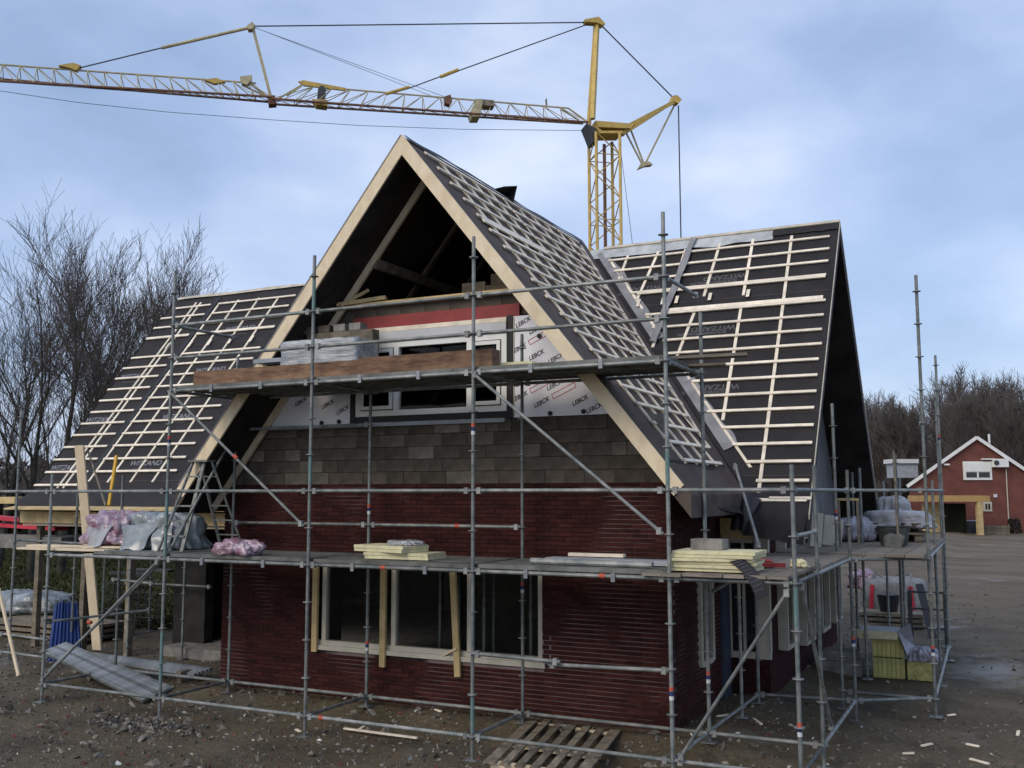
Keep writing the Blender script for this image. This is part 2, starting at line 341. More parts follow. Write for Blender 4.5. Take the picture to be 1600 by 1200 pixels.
# frames on slopes: a along ridge, d down slope, h above the surface
def mainP(a, d, h=0): return Vector((a, MY-d*CT-h*ST, MZ-d*ST+h*CT))
def frontP(a, d, h=0): return Vector((RX+d*CT+h*ST, a, RZ-d*ST+h*CT))
def leftP(a, d, h=0): return Vector((RX-d*CT-h*ST, a, RZ-d*ST+h*CT))
def sbox(P, a0, a1, d0, d1, h0, h1, a2=None, a3=None):
    """box on a slope, a-range may slant from (a0,a1) at d0 to (a2,a3) at d1"""
    a2 = a0 if a2 is None else a2; a3 = a1 if a3 is None else a3
    V = [P(a0,d0,h0),P(a1,d0,h0),P(a3,d1,h0),P(a2,d1,h0),P(a0,d0,h1),P(a1,d0,h1),P(a3,d1,h1),P(a2,d1,h1)]
    return V, BOXF
def batten(P, a0, a1, d, w=.052, name='batten', parent=None, mt='pine', sag=0):
    s = random.uniform(-.008, .008); k = MB().add(*sbox(P, a0, a1, d-w/2+s, d+w/2+s, .026, .05)); return k.obj(name, M[mt], parent)
def counter(P, a, d0, d1, a_end=None, parent=None, w=.052):
    a_end = a if a_end is None else a_end
    return MB().add(*sbox(P, a-w/2, a+w/2, d0, d1, .001, .0255, a_end-w/2, a_end+w/2)).obj('counter_batten', M['pine'], parent)
vr = lambda d: RX+.19+d*CT            # valley X at slope distance d on the right
ROWS = [.42,.785,1.145,1.53,2.221]+[2.221+.364*k for k in range(1, 13)]
for d in ROWS:
    s0 = vr(d)+.22+random.uniform(0,.12)
    if d > 6.3: s0 = vr(d)+.0
    batten(mainP, max(s0, -3.32 if d > 6.5 else -9), -2.66+.016*d+random.uniform(-.02,.02), d, parent=roofR)
for d in (1.578, 2.12, 2.168): batten(mainP, (vr(d)+.38) if d < 2 else -5.55, -2.66, d, parent=roofR)
batten(mainP, -3.1, -2.5, 6.57, parent=roofR)
for a, d0, d1, ae in [(-3.37,.25,6.55,-3.27),(-4.10,.22,1.87,-4.08),(-4.08,2.1,4.95,-4.02),(-4.74,.24,1.8,-4.82),(-4.93,2.25,3.6,-5.08),(-5.42,.3,1.8,-5.47),(-5.5,1.95,3.1,-5.56),(-5.98,.27,1.75,-6.14),(-6.62,.3,1.15,-6.66)]:
    counter(mainP, a, d0, d1, ae, roofR)
# valley batten along the right valley
counter(mainP, vr(.42)+.30, .42, 2.75, vr(2.75)+.30, roofR); counter(mainP, vr(3.55)+.30, 3.55, 5.95, vr(5.95)+.34, roofR)
for a in (-4.02, -4.72, -5.35, -5.62, -6.1):
    MB().add(*sbox(mainP, a-.0, a+.06, 1.76, 1.96, .05, .056)).obj('paper_tag', M['pine'], roofR)
for d in ROWS:
    if d < 6.35:
        w = .075 if 1.5 < d < 1.56 else .052
        batten(mainP, -19.07+random.uniform(-.03,.03)+(.2 if d < .6 else 0), -17.60-.02*d+random.uniform(-.02,.02), d, w, parent=roofL)
    if d < 6.0: batten(mainP, -17.36-.03*d, -14.95-.035*d, d, .075 if 1.5 < d < 1.56 else .052, parent=roofL)
for a, d0, d1, ae in [(-18.23,.24,6.3,-18.34),(-18.06,.26,6.3,-18.16),(-17.38,.39,6.12,-17.52),(-16.79,.33,6.15,-16.94),(-16.14,.34,6.15,-16.28),(-15.5,.37,6.15,-15.66)]:
    counter(mainP, a, d0, d1, ae, roofL)
for a in (-17.36, -16.76, -16.12, -15.48, -18.1):
    MB().add(*sbox(mainP, a-.0, a+.05, 1.8, 2.0, .05, .056)).obj('paper_tag', M['pine'], roofL)
FR = [.256,.586,.915,1.25,1.57,1.89]+[1.89+.3325*k for k in range(1, 14)]
def fend(d): return MY+.19-d*CT-.55
for i, d in enumerate(FR):
    st = 12.30+.085*d; en = fend(d)-random.uniform(0,.1); seam1, seam2 = 14.86, 17.25
    if en > seam1+.3:
        batten(frontP, st, seam1-.03, d, parent=roofFR)
        if en > seam2+.3:
            batten(frontP, seam1+.06, seam2-.03, d, parent=roofFR); batten(frontP, seam2+.05, en, d, parent=roofFR)
        else: batten(frontP, seam1+.06, en, d, parent=roofFR)
    else: batten(frontP, st, max(en, 14.75), d, parent=roofFR)
batten(frontP, 12.5, 14.8, 1.68, parent=roofFR); batten(frontP, 12.52, 14.8, 1.63, parent=roofFR)
for a in (12.85,13.38,13.92,14.46,14.98,15.58,16.18,16.78,17.38,17.95):
    d1 = min(6.25, (MY+.19-.45-a)/CT)
    if a < 14.9: d1 = 6.25
    counter(frontP, a, .16, d1, a+.03, roofFR)
counter(frontP, fend(.3)+.05, .3, 5.6, fend(5.6)+.05, roofFR)
MB().add(*sbox(frontP, 14.885, 14.90, .1, 5.8, .002, .02)).obj('membrane_seam', M['black'], roofFR)
MB().add(*sbox(frontP, 17.27, 17.285, .1, 2.2, .002, .02)).obj('membrane_seam', M['black'], roofFR)
for a in (-17.55,):
    MB().add(*sbox(mainP, a-.07, a+.07, .1, 6.3, .002, .016, a-.17, a-.03)).obj('membrane_seam', M['black'], roofL)
# membrane laps (thin overlapping sheets) across the slopes
for d in (1.9, 3.35, 4.8, 6.1):
    MB().add(*sbox(mainP, vr(d)+.15, XR+.02, d, d+.012, .001, .006)).obj('membrane_lap', M['membrane2'], roofR)
    MB().add(*sbox(mainP, XL+.02, RX-.19-d*CT-.05, d, d+.012, .001, .006)).obj('membrane_lap', M['membrane2'], roofL)
def strip(P, pts, wid, h, mt, parent, name, amp=.02, seed=0, n=40):
    """wavy strip lying on a slope from pts[0] to pts[1] (a,d)"""
    (a0,d0),(a1,d1) = pts; V = []; dv = Vector((a1-a0, d1-d0)); nn = Vector((-dv.y, dv.x)).normalized()
    for i in range(n+1):
        t = i/n
        for k, s in enumerate((0, .33, .66, 1)):
            w_ = wid*(1+.25*noise.noise((t*5, seed, k*.3)))*s
            a = a0+dv.x*t+nn.x*w_; d = d0+dv.y*t+nn.y*w_
            V.append(P(a, d, h+amp*(.6+noise.noise((t*9, s*2+seed, 4)))))
    Fc = [(i*4+k, i*4+k+1, i*4+k+5, i*4+k+4) for i in range(n) for k in range(3)]
    return mesh_obj(name, V, Fc, mt, parent, smooth=True)
strip(mainP, [(vr(0)+.02,.0),(-3.72,.0)], .30, .012, M['paleplastic'], roofR, 'ridge_foil', .02, 1)
strip(mainP, [(-3.74,-.02),(XR,-.02)], .22, .02, M['membrane'], roofR, 'ridge_membrane', .01, 2)
MB().add(*sbox(mainP, -7.2, XR, -.05, .02, .0, .05)).obj('ridge_strip', M['beige'], roofR)
strip(mainP, [(XL+.1,-.03),(RX-.5,-.03)], .10, .02, M['beige'], roofL, 'ridge_strip', .03, 3)
strip(mainP, [(vr(.15)+.10,.15),(vr(2.95)+.10,2.95)], -.24, .015, M['foil'], roofR, 'valley_lead', .012, 4)
strip(mainP, [(vr(3.5)+.10,3.5),(vr(5.6)+.10,5.6)], -.24, .015, M['foil'], roofR, 'valley_lead', .012, 5)
strip(mainP, [(-5.35,.02),(-5.62,3.0)], -.13, .055, M['foil'], roofR, 'loose_lead_strip', .05, 6)
# grey fringe on the gable ridge, and upstanding black flap
strip(frontP, [(RY,-.01),(MY,-.01)], .10, .02, M['black'], roofFR, 'ridge_membrane', .02, 7, 60)
mesh_obj('loose_flap', [frontP(14.9,.0,.02), frontP(15.35,.0,.02), frontP(15.32,.05,.30), frontP(15.1,.0,.16), frontP(15.3,.25,.05)], [(0,1,2,3),(1,4,2)], M['black'], roofFR)
# verge trims
for s_, y0, y1 in ((1, EY, MY), (-1, MY, 23.25)):
    for xx, nm in ((XR, 'verge_trim'), (XL-.012, 'verge_trim')):
        V = []
        for y in (y0, y1):
            for dz in (.03, -.045):
                for dx in (0, .012): V.append((xx+dx, y, zm(y)+dz))
        mesh_obj(nm, V, [(0,1,3,2),(4,6,7,5),(0,4,5,1),(2,3,7,6),(0,2,6,4),(1,5,7,3)], M['beige'] if xx > -5 else M['membrane'], house)
# rake boards of the front gable
def rake(side):
    P = frontP if side > 0 else leftP
    L = 6.62 if side > 0 else 6.66
    V = []
    for y in (RY-.032, RY-.002):
        V += [Vector((RX, y, RZ+.02)), P(y, L, .012), P(y, L+.02, -.172), Vector((RX, y, RZ-.172/CT-.01))]
    b = mesh_obj('rake_board', V, [(0,1,2,3),(7,6,5,4),(0,4,5,1),(1,5,6,2),(2,6,7,3),(3,7,4,0)], M['pineboard'], house); return b
rake(1); rake(-1)
MB().add(*sbox(leftP, RY-.04, RY+.05, 0, 6.6, .014, .03)).obj('verge_membrane', M['foil'], house)
MB().beam(leftP(WY-.04, .35, -.215), leftP(WY-.04, 6.9, -.215), .05, .13, up=Vector((1,0,1))).obj('inner_rafter', M['pineboard'], house)
MB().beam(frontP(WY-.04, .35, -.215), frontP(WY-.04, 6.2, -.215), .05, .13, up=Vector((-1,0,1))).obj('inner_rafter', M['oldwood'], house)
for P in (leftP, frontP):
    for d in (1.9, 3.7):
        MB().beam(P(12.75, d, -.28), P(18.2, d, -.28), .08, .16).obj('purlin', M['oldwood'], house)
for y in (14.2, 15.6, 17.0):
    for P in (leftP, frontP): MB().beam(P(y, .3, -.23), P(y, 4.2, -.23), .05, .09, up=Vector((0,1,0))).obj('rafter', M['oldwood'], house)
# --- front gable wall: backing of mortar, bricks proud of it
OX0, OX1, OZ0, OZ1 = -9.76, -5.86, .86, 2.24
GZ = .12; BT = 3.37
fw = MB()
fw.box(WXL+.008, OX0, WY+.008, WY+.30, GZ-.1, BT); fw.box(OX1, WXR-.008, WY+.008, WY+.30, GZ-.1, BT)
fw.box(OX0, OX1, WY+.008, WY+.30, GZ-.1, OZ0-.02); fw.box(OX0, OX1, WY+.008, WY+.30, OZ1, BT)
fw.box(WXR-.30, WXR-.008, WY+.302, MWY, GZ-.1, 3.2)
wallF = fw.obj('front_wall', M['mortar'], house)
BH, BL, J, JH = .0505, .2145, .0115, .005
bme = MB().box(-BL/2, BL/2, 0, .03, 0, BH); bmeh = MB().box(-BL/4+.003, BL/4-.003, 0, .03, 0, BH)
bm1 = bpy.data.meshes.new('brick'); bm1.from_pydata(bme.V, [], bme.F); bm1.materials.append(M['brick'])
bm2 = bpy.data.meshes.new('brick_half'); bm2.from_pydata(bmeh.V, [], bmeh.F); bm2.materials.append(M['brick'])
pos = []
c = 0; z = GZ-.02
while z < BT-.03:
    x = WXL + (0 if c % 2 == 0 else -BL/2-JH/2)
    while x < WXR-.02:
        xc = x+BL/2
        inside = (xc+BL/2 > OX0 and xc-BL/2 < OX1 and z+BH > OZ0-.03 and z < OZ1)
        half = 0
        if xc-BL/2 < WXL-.01: xc = WXL+BL/4; half = 1
        if xc+BL/2 > WXR+.01: xc = WXR-BL/4-.002; half = 1
        if not inside: pos.append((xc, WY-.002+random.uniform(-.003,.003), z, half, 0))
        elif xc < OX0 and xc+BL/4 < OX0+.06: pos.append((OX0-BL/4, WY, z, 1, 0))
        elif xc > OX1 and xc-BL/4 > OX1-.06: pos.append((OX1+BL/4, WY, z, 1, 0))
        x += BL+JH
    y = WY+.035 + (BL/2 if c % 2 else 0)
    while y < MWY-.1:
        pos.append((WXR+.002, y+BL/2, z, 0, 1)); y += BL+JH
    z += BH+J; c += 1
# window in the return wall takes out bricks
pos = [p for p in pos if not (p[4] and 13.98 < p[1] < 14.78 and .75 < p[2] < 2.15)]
cw = CAM
pos.sort(key=lambda p: (Vector(p[:3])-cw).length)
for p in pos[:290]:
    o = bpy.data.objects.new('brick', bm2 if p[3] else bm1); COL.objects.link(o)
    adopt(o, wallF); o.matrix_basis = wm(wallF).inverted() @ Matrix.Translation(p[:3]) @ Matrix.Rotation(R(90) if p[4] else 0, 4, 'Z')
    o.matrix_parent_inverse = Matrix()
    if p[4]: pass
st_ = MB()
for p in pos[290:]:
    L = (BL/2-.006 if p[3] else BL)/2
    if p[4]: st_.box(p[0]-.03, p[0], p[1]-L, p[1]+L, p[2], p[2]+BH)
    else: st_.box(p[0]-L, p[0]+L, p[1], p[1]+.03, p[2], p[2]+BH)
o = st_.obj('brick_courses', M['brick'], wallF); o['kind'] = 'stuff'
# blocks above
bw = MB(); bw.box(WXL+.12, WXR-.12, WY+.12, WY+.3, BT+.002, 4.31)
wallB = bw.obj('block_wall', M['concrete'], house)
zz = BT+.006; row = 0
while zz < 4.25:
    x = WXL+.1-(.22 if row % 2 else 0)
    lim = (RZ-.22-zz-.19)/1.238
    while x < WXR-.1:
        L = random.choice((.44,.44,.44,.44,.30,.21)); x1 = min(x+L, WXR-.08)
        a0 = max(x, RX-lim-.18, WXL+.06); a1 = min(x1, RX+lim+.18)
        if a1-a0 > .08: MB().box(a0+.0012, a1-.0012, WY+.05+random.uniform(-.008,.008), WY+.14, zz+.003, zz+.183).obj('concrete_block', M['blockpale' if random.random() < .17 else 'block'], wallB)
        x = x1
    zz += .1885; row += 1
MB().box(-11.2, -6.42, WY-.05, WY+.12, 4.26, 4.318).obj('grey_ledge', M['greycap'], house)
# band of blocks above the window, wooden plate on top
ub = MB(); ub.box(-9.75, -5.75, WY+.13, WY+.3, 5.82, 6.05); up = ub.obj('upper_block_band', M['concrete'], house)
x = -9.72
zz = 5.83
for (zz, xa, xb) in ((5.835, -9.75, -5.72), (5.99, -9.6, -5.85)):
    x = xa
    while x < xb:
        x1 = min(x+.44, xb); MB().box(x+.004, x1-.004, WY+.06, WY+.125, zz, zz+.15).obj('concrete_block', M['block'], up); x = x1
MB().box(-9.2, -6.1, WY-.03, WY+.3, 6.145, 6.215).obj('wall_plate', M['yellowwood'], house)
MB().beam((-9.35,WY-.1,6.20),(-8.6,WY+.15,6.30),.16,.06).obj('loose_board', M['yellowwood'], house)
MB().beam((-9.3,WY-.12,6.18),(-9.0,WY+.2,6.46),.2,.05).obj('loose_board', M['yellowwood'], house)
for (a, b_, z0, z1) in ((-7.35,-6.95,6.2,6.45),(-6.94,-6.5,6.2,6.38),(-6.85,-6.4,6.385,6.55)):
    MB().box(a, b_, WY+.35, WY+.55, z0, z1).obj('concrete_block', M['block'], up)
MB().box(-9.12, -6.2, WY-.005, WY+.10, 5.80, 5.985).obj('lintel', M['redlintel'], house)
MB().box(-9.05, -6.4, WY-.03, WY+.06, 5.73, 5.795).obj('lintel_batten', M['pine'], house)
MB().box(-9.05, -6.4, WY-.04, WY+.06, 5.565, 5.725).obj('shutter_box', M['shutter'], house)
# insulation panels with print
def text(s, size, loc, xax, yax, mt, parent, name='printed_text', shear=0):
    cu = bpy.data.curves.new('t', 'FONT'); cu.body = s; cu.size = size; cu.align_x = 'CENTER'; cu.align_y = 'CENTER'; cu.shear = shear; cu.offset = size*.018
    t = bpy.data.objects.new('t', cu); COL.objects.link(t); dg = bpy.context.evaluated_depsgraph_get()
    me = bpy.data.meshes.new_from_object(t.evaluated_get(dg)); bpy.data.objects.remove(t)
    me.materials.clear(); me.materials.append(mt); me.name = name
    xax = Vector(xax).normalized(); zax = xax.cross(Vector(yax)).normalized(); yax = zax.cross(xax)
    Mx = Matrix((xax, yax, zax)).transposed(); me.transform(Mx.to_4x4())
    o = bpy.data.objects.new(name, me); o.location = Vector(loc); COL.objects.link(o); adopt(o, parent); return o
IY = WY+.0
def panel(poly, name='insulation_board'):
    n = len(poly); V = [(x, IY, z) for x, z in poly]+[(x, IY+.08, z) for x, z in poly]
    return mesh_obj(name, V, [tuple(range(n)), tuple(range(n, 2*n))[::-1]]+[(i, n+i, n+(i+1)%n, (i+1)%n) for i in range(n)], M['insul'], house)
slopeX = lambda z, s: RX + s*((RZ-.26-z)/1.238)
p1 = panel([(-6.30,4.322),(slopeX(4.322,1),4.322),(slopeX(4.87,1),4.87),(-6.30,4.87)])
p2 = panel([(-6.30,4.876),(-5.2,4.876),(-5.25,5.25),(-5.62,5.6),(-5.80,5.80),(-6.30,5.80)])
p3 = panel([(slopeX(4.33,-1),4.322),(-9.16,4.322),(-9.16,4.87),(slopeX(4.87,-1),4.87)])
p4 = panel([(slopeX(4.876,-1)+.02,4.876),(-9.16,4.876),(-9.16,5.35),(slopeX(5.35,-1)+.02,5.35)])
MB().box(-6.295, -6.28, IY-.01, IY, 4.33, 5.78).obj('edge_trim', M['beige'], house)
def lebck(x, z, par, red=True, sz=.10):
    if x+.50 > slopeX(z+.22, 1): red = False
    if x+.22 > slopeX(z+.1, 1) or x-.2 < slopeX(z, -1): return
    ang = R(24); xa = Vector((math.cos(ang), 0, math.sin(ang)))
    text('LEBCK', sz, (x, IY-.004, z), xa, (-math.sin(ang), 0, math.cos(ang)), M['printblack'], par, shear=.25)
    if red:
        c = Vector((x, IY-.003, z))+xa*.38; q = MB(); up = Vector((-math.sin(ang), 0, math.cos(ang)))
        for s in (-1, 1): q.obox(c+up*(.035*s), xa*.19, up*.005, Vector((0,.001,0))); q.obox(c+xa*(.19*s), xa*.005, up*.035, Vector((0,.001,0)))
        q.obj('printed_red_box', M['printred'], par)
for (px, py, pp, rd) in [(817,504,p2,1),(838,514,p2,0),(810,545,p2,1),(838,555,p2,1),(868,560,p2,0),(866,602,p1,0),(812,620,p1,1),(846,629,p1,1),(906,626,p1,1),(928,638,p1,1),(800,650,p1,0),(470,628,p3,0),(512,632,p3,0),(535,641,p3,0),(450,660,p3,0),(495,659,p3,1)]:
    q = spot(px, py, 'Y', IY); 
    if q.z > 4.4: lebck(q.x, q.z, pp, rd, .088)
for (px, py) in [(843,525),(860,646),(912,643),(955,641),(503,661),(530,659)]:
    q = spot(px, py, 'Y', IY); MB().tube((q.x, IY-.02, max(q.z, 4.35)), (q.x, IY+.002, max(q.z, 4.35)), .035, 10).obj('insulation_plug', M['black'], house)
# upper window: white frame with three lights
def window(name, x0, x1, z0, z1, y, cols, fw_, mt, par, depth=.09, label=None, transom=None):
    w = MB()
    w.box(x0, x1, y, y+depth, z0, z0+fw_); w.box(x0, x1, y, y+depth, z1-fw_, z1)
    w.box(x0, x0+fw_, y, y+depth, z0+fw_, z1-fw_); w.box(x1-fw_, x1, y, y+depth, z0+fw_, z1-fw_)
    for c_ in cols: w.box(c_-fw_*.5, c_+fw_*.5, y, y+depth, z0+fw_, z1-fw_)
    f = w.obj(name, mt, par)
    ed = [x0+fw_]+[v for c_ in cols for v in (c_-fw_*.5, c_+fw_*.5)]+[x1-fw_]
    for a, b_ in zip(ed[::2], ed[1::2]):
        g_ = MB(); g_.box(a, b_, y+depth*.55, y+depth*.62, z0+fw_, z1-fw_); g_.obj('pane', M['clear'], f)
    return f, ed
wu, ed = window('window', -9.04, -6.40, 4.42, 5.56, WY-.02, [-8.30, -7.02], .085, M['white'], house)
for (a, b_) in ((ed[0], ed[1]), (ed[4], ed[5])):   # opening sashes
    s = MB(); t_ = .055; a += .012; b_ -= .012; z0, z1 = 4.52, 5.46
    s.box(a, b_, WY-.045, WY-.021, z0, z0+t_); s.box(a, b_, WY-.045, WY-.021, z1-t_, z1); s.box(a, a+t_, WY-.045, WY-.021, z0+t_, z1-t_); s.box(b_-t_, b_, WY-.045, WY-.021, z0+t_, z1-t_)
    s.obj('sash', M['white'], wu)
bk = MB(); bk.box(-9.15,-9.045,WY-.01,WY+.08,4.32,5.8); bk.box(-6.40,-6.305,WY-.01,WY+.08,4.32,5.82); bk.box(-9.045,-6.40,WY-.005,WY+.08,4.32,4.42)
bk.obj('black_foil_surround', M['black'], house)
# ground floor window: three tall lights, pine posts in front
wl = MB(); y = WY+.02
for (a, b_, c0, c1) in ((OX0,OX1,OZ0,OZ0+.11),(OX0,OX1,OZ1-.06,OZ1)): wl.box(a, b_, y, y+.1, c0, c1)
for a in (OX0+.12, -8.36, -7.06, OX1-.07): wl.box(a-(.0), a+.075, y, y+.1, OZ0+.11, OZ1-.06)
wl.box(OX0-.02, OX1+.05, WY-.03, y-.001, OZ0-.03, OZ0+.04)
wlo = wl.obj('window', M['cream'], house)
for a, b_ in ((OX0+.2, -8.36), (-8.28, -7.06), (-6.98, OX1-.07)):
    MB().box(a, b_, y+.05, y+.056, OZ0+.11, OZ1-.06).obj('pane', M['clear'], wlo)
for a, zb, t_ in ((-9.72, .80, 0), (-8.46, .66, 0), (-7.17, .62, .10)):
    MB().beam((a, WY-.045, zb), (a-t_, WY-.045, 2.26), .095, .05, up=Vector((0,1,0))).obj('support_post', M['yellowwood'], wlo)
MB().beam((-7.17, WY-.08, 1.02), (-7.42, WY-.02, .90), .05, .03).obj('support_wedge', M['pineboard'], wlo)
# return wall window + blue strip
rw = MB(); rw.box(WXR-.02, WXR+.045, 14.0, 14.1, .80, 2.2); rw.box(WXR-.02, WXR+.045, 14.62, 14.72, .80, 2.2); rw.box(WXR-.02,WXR+.045,14.1,14.62,.78,.86); rw.box(WXR-.02,WXR+.045,14.32,14.39,.86,2.2)
rwo = rw.obj('window', M['cream'], house)
for a, b_ in ((14.1,14.32),(14.39,14.62)): MB().box(WXR-.01, WXR-.004, a, b_, .86, 2.2).obj('pane', M['glass'], rwo)
MB().box(WXR-.02, WXR+.05, 15.2, 15.62, .1, 2.6).obj('damp_proof_sheet', M['blue_dpc'], house)
# main front wall right part + right gable wall
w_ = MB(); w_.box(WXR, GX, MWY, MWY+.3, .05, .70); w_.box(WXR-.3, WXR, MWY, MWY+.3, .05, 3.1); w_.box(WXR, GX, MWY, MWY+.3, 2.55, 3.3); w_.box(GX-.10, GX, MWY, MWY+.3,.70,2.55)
w_.obj('front_wall', M['brickdark'], house)
w_ = MB()
w_.box(WXR, GX+.02, MWY-.05, MWY+.05, .70, .80); w_.box(GX-.16, GX+.03, MWY-.07, MWY+.05, .80, 2.55); w_.box(WXR, WXR+.06, MWY-.05, MWY+.05, .80, 2.55); w_.box(WXR+.06, GX-.16, MWY-.05, MWY+.05, 2.46, 2.55); w_.box(WXR+.24, WXR+.28, MWY-.05, MWY+.05,.80,2.46)
wo_ = w_.obj('window', M['cream'], house); MB().box(WXR+.06, GX-.16, MWY, MWY+.006, .80, 2.46).obj('pane', M['glass'], wo_)
# gable wall polygon
V = []; 
for x in (GX-.3, GX):
    V += [(x, MWY+.302, .05), (x, 22.4, .05), (x, 22.4, zm(22.4)-.25), (x, MY, MZ-.3), (x, MWY+.302, zm(MWY)-.25)]
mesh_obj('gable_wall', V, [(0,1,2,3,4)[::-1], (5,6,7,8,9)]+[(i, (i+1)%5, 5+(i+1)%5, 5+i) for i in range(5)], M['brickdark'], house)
# grey membrane covering the gable above the windows
nV = []; rows_ = 26; cols_ = 40
for j in range(rows_+1):
    z = 2.55+(MZ-.45-2.55)*j/rows_; hw = (MZ-.4-z)/1.238
    y0 = max(MWY, MY-hw); y1 = min(22.5, MY+hw)
    for i in range(cols_+1):
        y = y0+(y1-y0)*i/cols_; nV.append((GX+.03+.035*noise.noise((y*2.2, z*1.3, 2))+.02*noise.noise((y*6, z*.8, 9)), y, z))
mesh_obj('gable_membrane', nV, [(j*(cols_+1)+i, j*(cols_+1)+i+1, (j+1)*(cols_+1)+i+1, (j+1)*(cols_+1)+i) for j in range(rows_) for i in range(cols_)], M['gablefoil'], house, smooth=True)
for (a, b_, z0) in ((16.35, 17.3, .75), (18.0, 18.9, .6), (19.7, 20.6, .6), (21.3, 22.2, .6)):
    w_ = MB(); w_.box(GX, GX+.16, a, a+.07, z0, 2.5); w_.box(GX, GX+.16, b_-.07, b_, z0, 2.5); w_.box(GX, GX+.16, a+.07, b_-.07, z0, z0+.07); w_.box(GX, GX+.16, a+.07, b_-.07, 2.43, 2.5)
    f = w_.obj('window', M['cream'], house); MB().box(GX+.05, GX+.06, a+.07, b_-.07, z0+.07, 2.43).obj('pane', M['glass'], f)
# rest of the shell: left side of front gable, back wall, floors
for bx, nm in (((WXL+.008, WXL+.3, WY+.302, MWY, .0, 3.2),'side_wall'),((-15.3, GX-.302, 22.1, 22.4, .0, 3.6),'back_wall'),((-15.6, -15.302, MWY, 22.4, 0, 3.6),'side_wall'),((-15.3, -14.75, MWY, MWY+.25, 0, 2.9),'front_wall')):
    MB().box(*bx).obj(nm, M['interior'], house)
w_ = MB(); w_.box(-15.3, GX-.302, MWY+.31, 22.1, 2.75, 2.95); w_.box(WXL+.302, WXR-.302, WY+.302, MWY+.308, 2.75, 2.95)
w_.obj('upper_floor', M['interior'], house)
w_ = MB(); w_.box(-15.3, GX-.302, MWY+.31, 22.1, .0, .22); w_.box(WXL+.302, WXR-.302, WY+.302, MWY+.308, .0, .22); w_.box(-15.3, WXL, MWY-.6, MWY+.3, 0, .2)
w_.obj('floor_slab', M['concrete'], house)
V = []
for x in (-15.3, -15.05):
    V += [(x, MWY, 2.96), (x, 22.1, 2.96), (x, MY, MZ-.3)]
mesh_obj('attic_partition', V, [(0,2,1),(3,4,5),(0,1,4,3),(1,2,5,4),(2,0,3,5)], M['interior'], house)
# left eave fascia boards and posts
MB().box(-18.9, -12.9, 14.52, 14.60, 2.62, 2.86).obj('eaves_board', M['yellowwood'], house)
MB().box(-18.9, -12.8, 14.60, 15.0, 2.56, 2.60).obj('soffit_board', M['pineboard'], house)
MB().add([(-18.95,14.15,2.93),(-12.9,14.15,2.93),(-12.9,14.58,3.0),(-18.95,14.58,3.0),(-18.95,14.15,2.90),(-12.9,14.15,2.90),(-12.9,14.58,2.90),(-18.95,14.58,2.90)],[(3,2,1,0),(4,5,6,7),(0,1,5,4),(1,2,6,5),(2,3,7,6),(3,0,4,7)]).obj('eaves_board', M['yellowwood'], house)
MB().box(-12.4, -11.75, 14.3, 14.62, 2.72, 2.86).obj('eaves_board', M['yellowwood'], house)
MB().box(-3.95, -3.42, 15.2, 15.35, 2.55, 2.85).obj('eaves_board', M['yellowwood'], house)
for x in (-18.6, -17.2, -15.9): MB().box(x-.06, x+.06, 14.75, 14.87, 0, 2.56).obj('veranda_post', M['oldwood'], house)
# hanging membrane at the eaves
def drape(pts_top, pts_bot, n, m_, mt, parent, name, amp=.05, seed=0, bulge=.1):
    V = []
    for j in range(m_+1):
        t = j/m_
        for i in range(n+1):
            u = i/n; a = Vector(pts_top[0]).lerp(Vector(pts_top[1]), u); b_ = Vector(pts_bot[0]).lerp(Vector(pts_bot[1]), u)
            p = a.lerp(b_, t); p.y -= bulge*math.sin(t*math.pi)
            p += Vector((.3*amp*noise.noise((u*4, t*2, seed)), amp*noise.noise((u*6, t*2+seed, 1)), amp*.8*noise.noise((u*5, 7, seed))*t)); V.append(p)
    return mesh_obj(name, V, [(j*(n+1)+i, j*(n+1)+i+1, (j+1)*(n+1)+i+1, (j+1)*(n+1)+i) for j in range(m_) for i in range(n)], mt, parent, smooth=True)
drape((mainP(-3.5,6.45,.03), mainP(XR,6.45,.03)), ((-3.42,14.55,2.62),(XR-.08,14.62,2.50)), 20, 10, M['membrane'], house, 'hanging_membrane', .05, 3, .12)
drape((mainP(-3.55,6.3,.05), mainP(-3.2,6.6,.05)), ((-3.62,14.5,2.72),(-3.35,14.3,2.66)), 10, 8, M['black'], house, 'torn_membrane', .08, 5, .16)
drape((frontP(12.15,6.2,.012), frontP(15.0,6.2,.012)), ((-3.52,12.5,3.12),(-3.36,14.9,2.86)), 24, 8, M['membrane'], house, 'hanging_membrane', .05, 6, 0)
drape((mainP(XL,6.4,.02), mainP(-12.3,6.4,.02)), ((-18.95,14.4,2.93),(-12.3,14.4,2.93)), 50, 6, M['membrane'], house, 'hanging_membrane', .05, 8, .10)
drape((mainP(-12.9,6.4,.02), mainP(-11.95,6.4,.02)), ((-12.5,14.2,2.75),(-11.95,14.2,2.8)), 12, 6, M['black'], house, 'torn_membrane', .1, 9, .12)
# membrane print
def mtext(s, px, py, size, flip, mt, par, w=1):
    nrm = Vector((0,-ST,CT)); p = spot_p(px, py, Vector((0, MY, MZ)), nrm)+nrm*.004
    sgn = -1 if flip else 1
    text(s, size, p, (sgn, 0, 0), (0, CT*sgn, ST*sgn), mt, par)
for px, py in [(375,513),(329,578),(278,651),(228,724),(210,588),(156,656),(102,731)]:
    mtext('WITZAND', px, py, .19, 0, M['print'], roofL); mtext('BOUWMATERIALEN', px-5, py+9, .065, 0, M['printdim'], roofL)
for px, py in [(1118,433),(988,451),(1100,513),(1104,605)]:
    mtext('WITZAND', px+14, py, .17, 1, M['printdim'], roofR); mtext('BOUWMATERIALEN', px-4, py+8, .10, 1, M['printdim'], roofR)
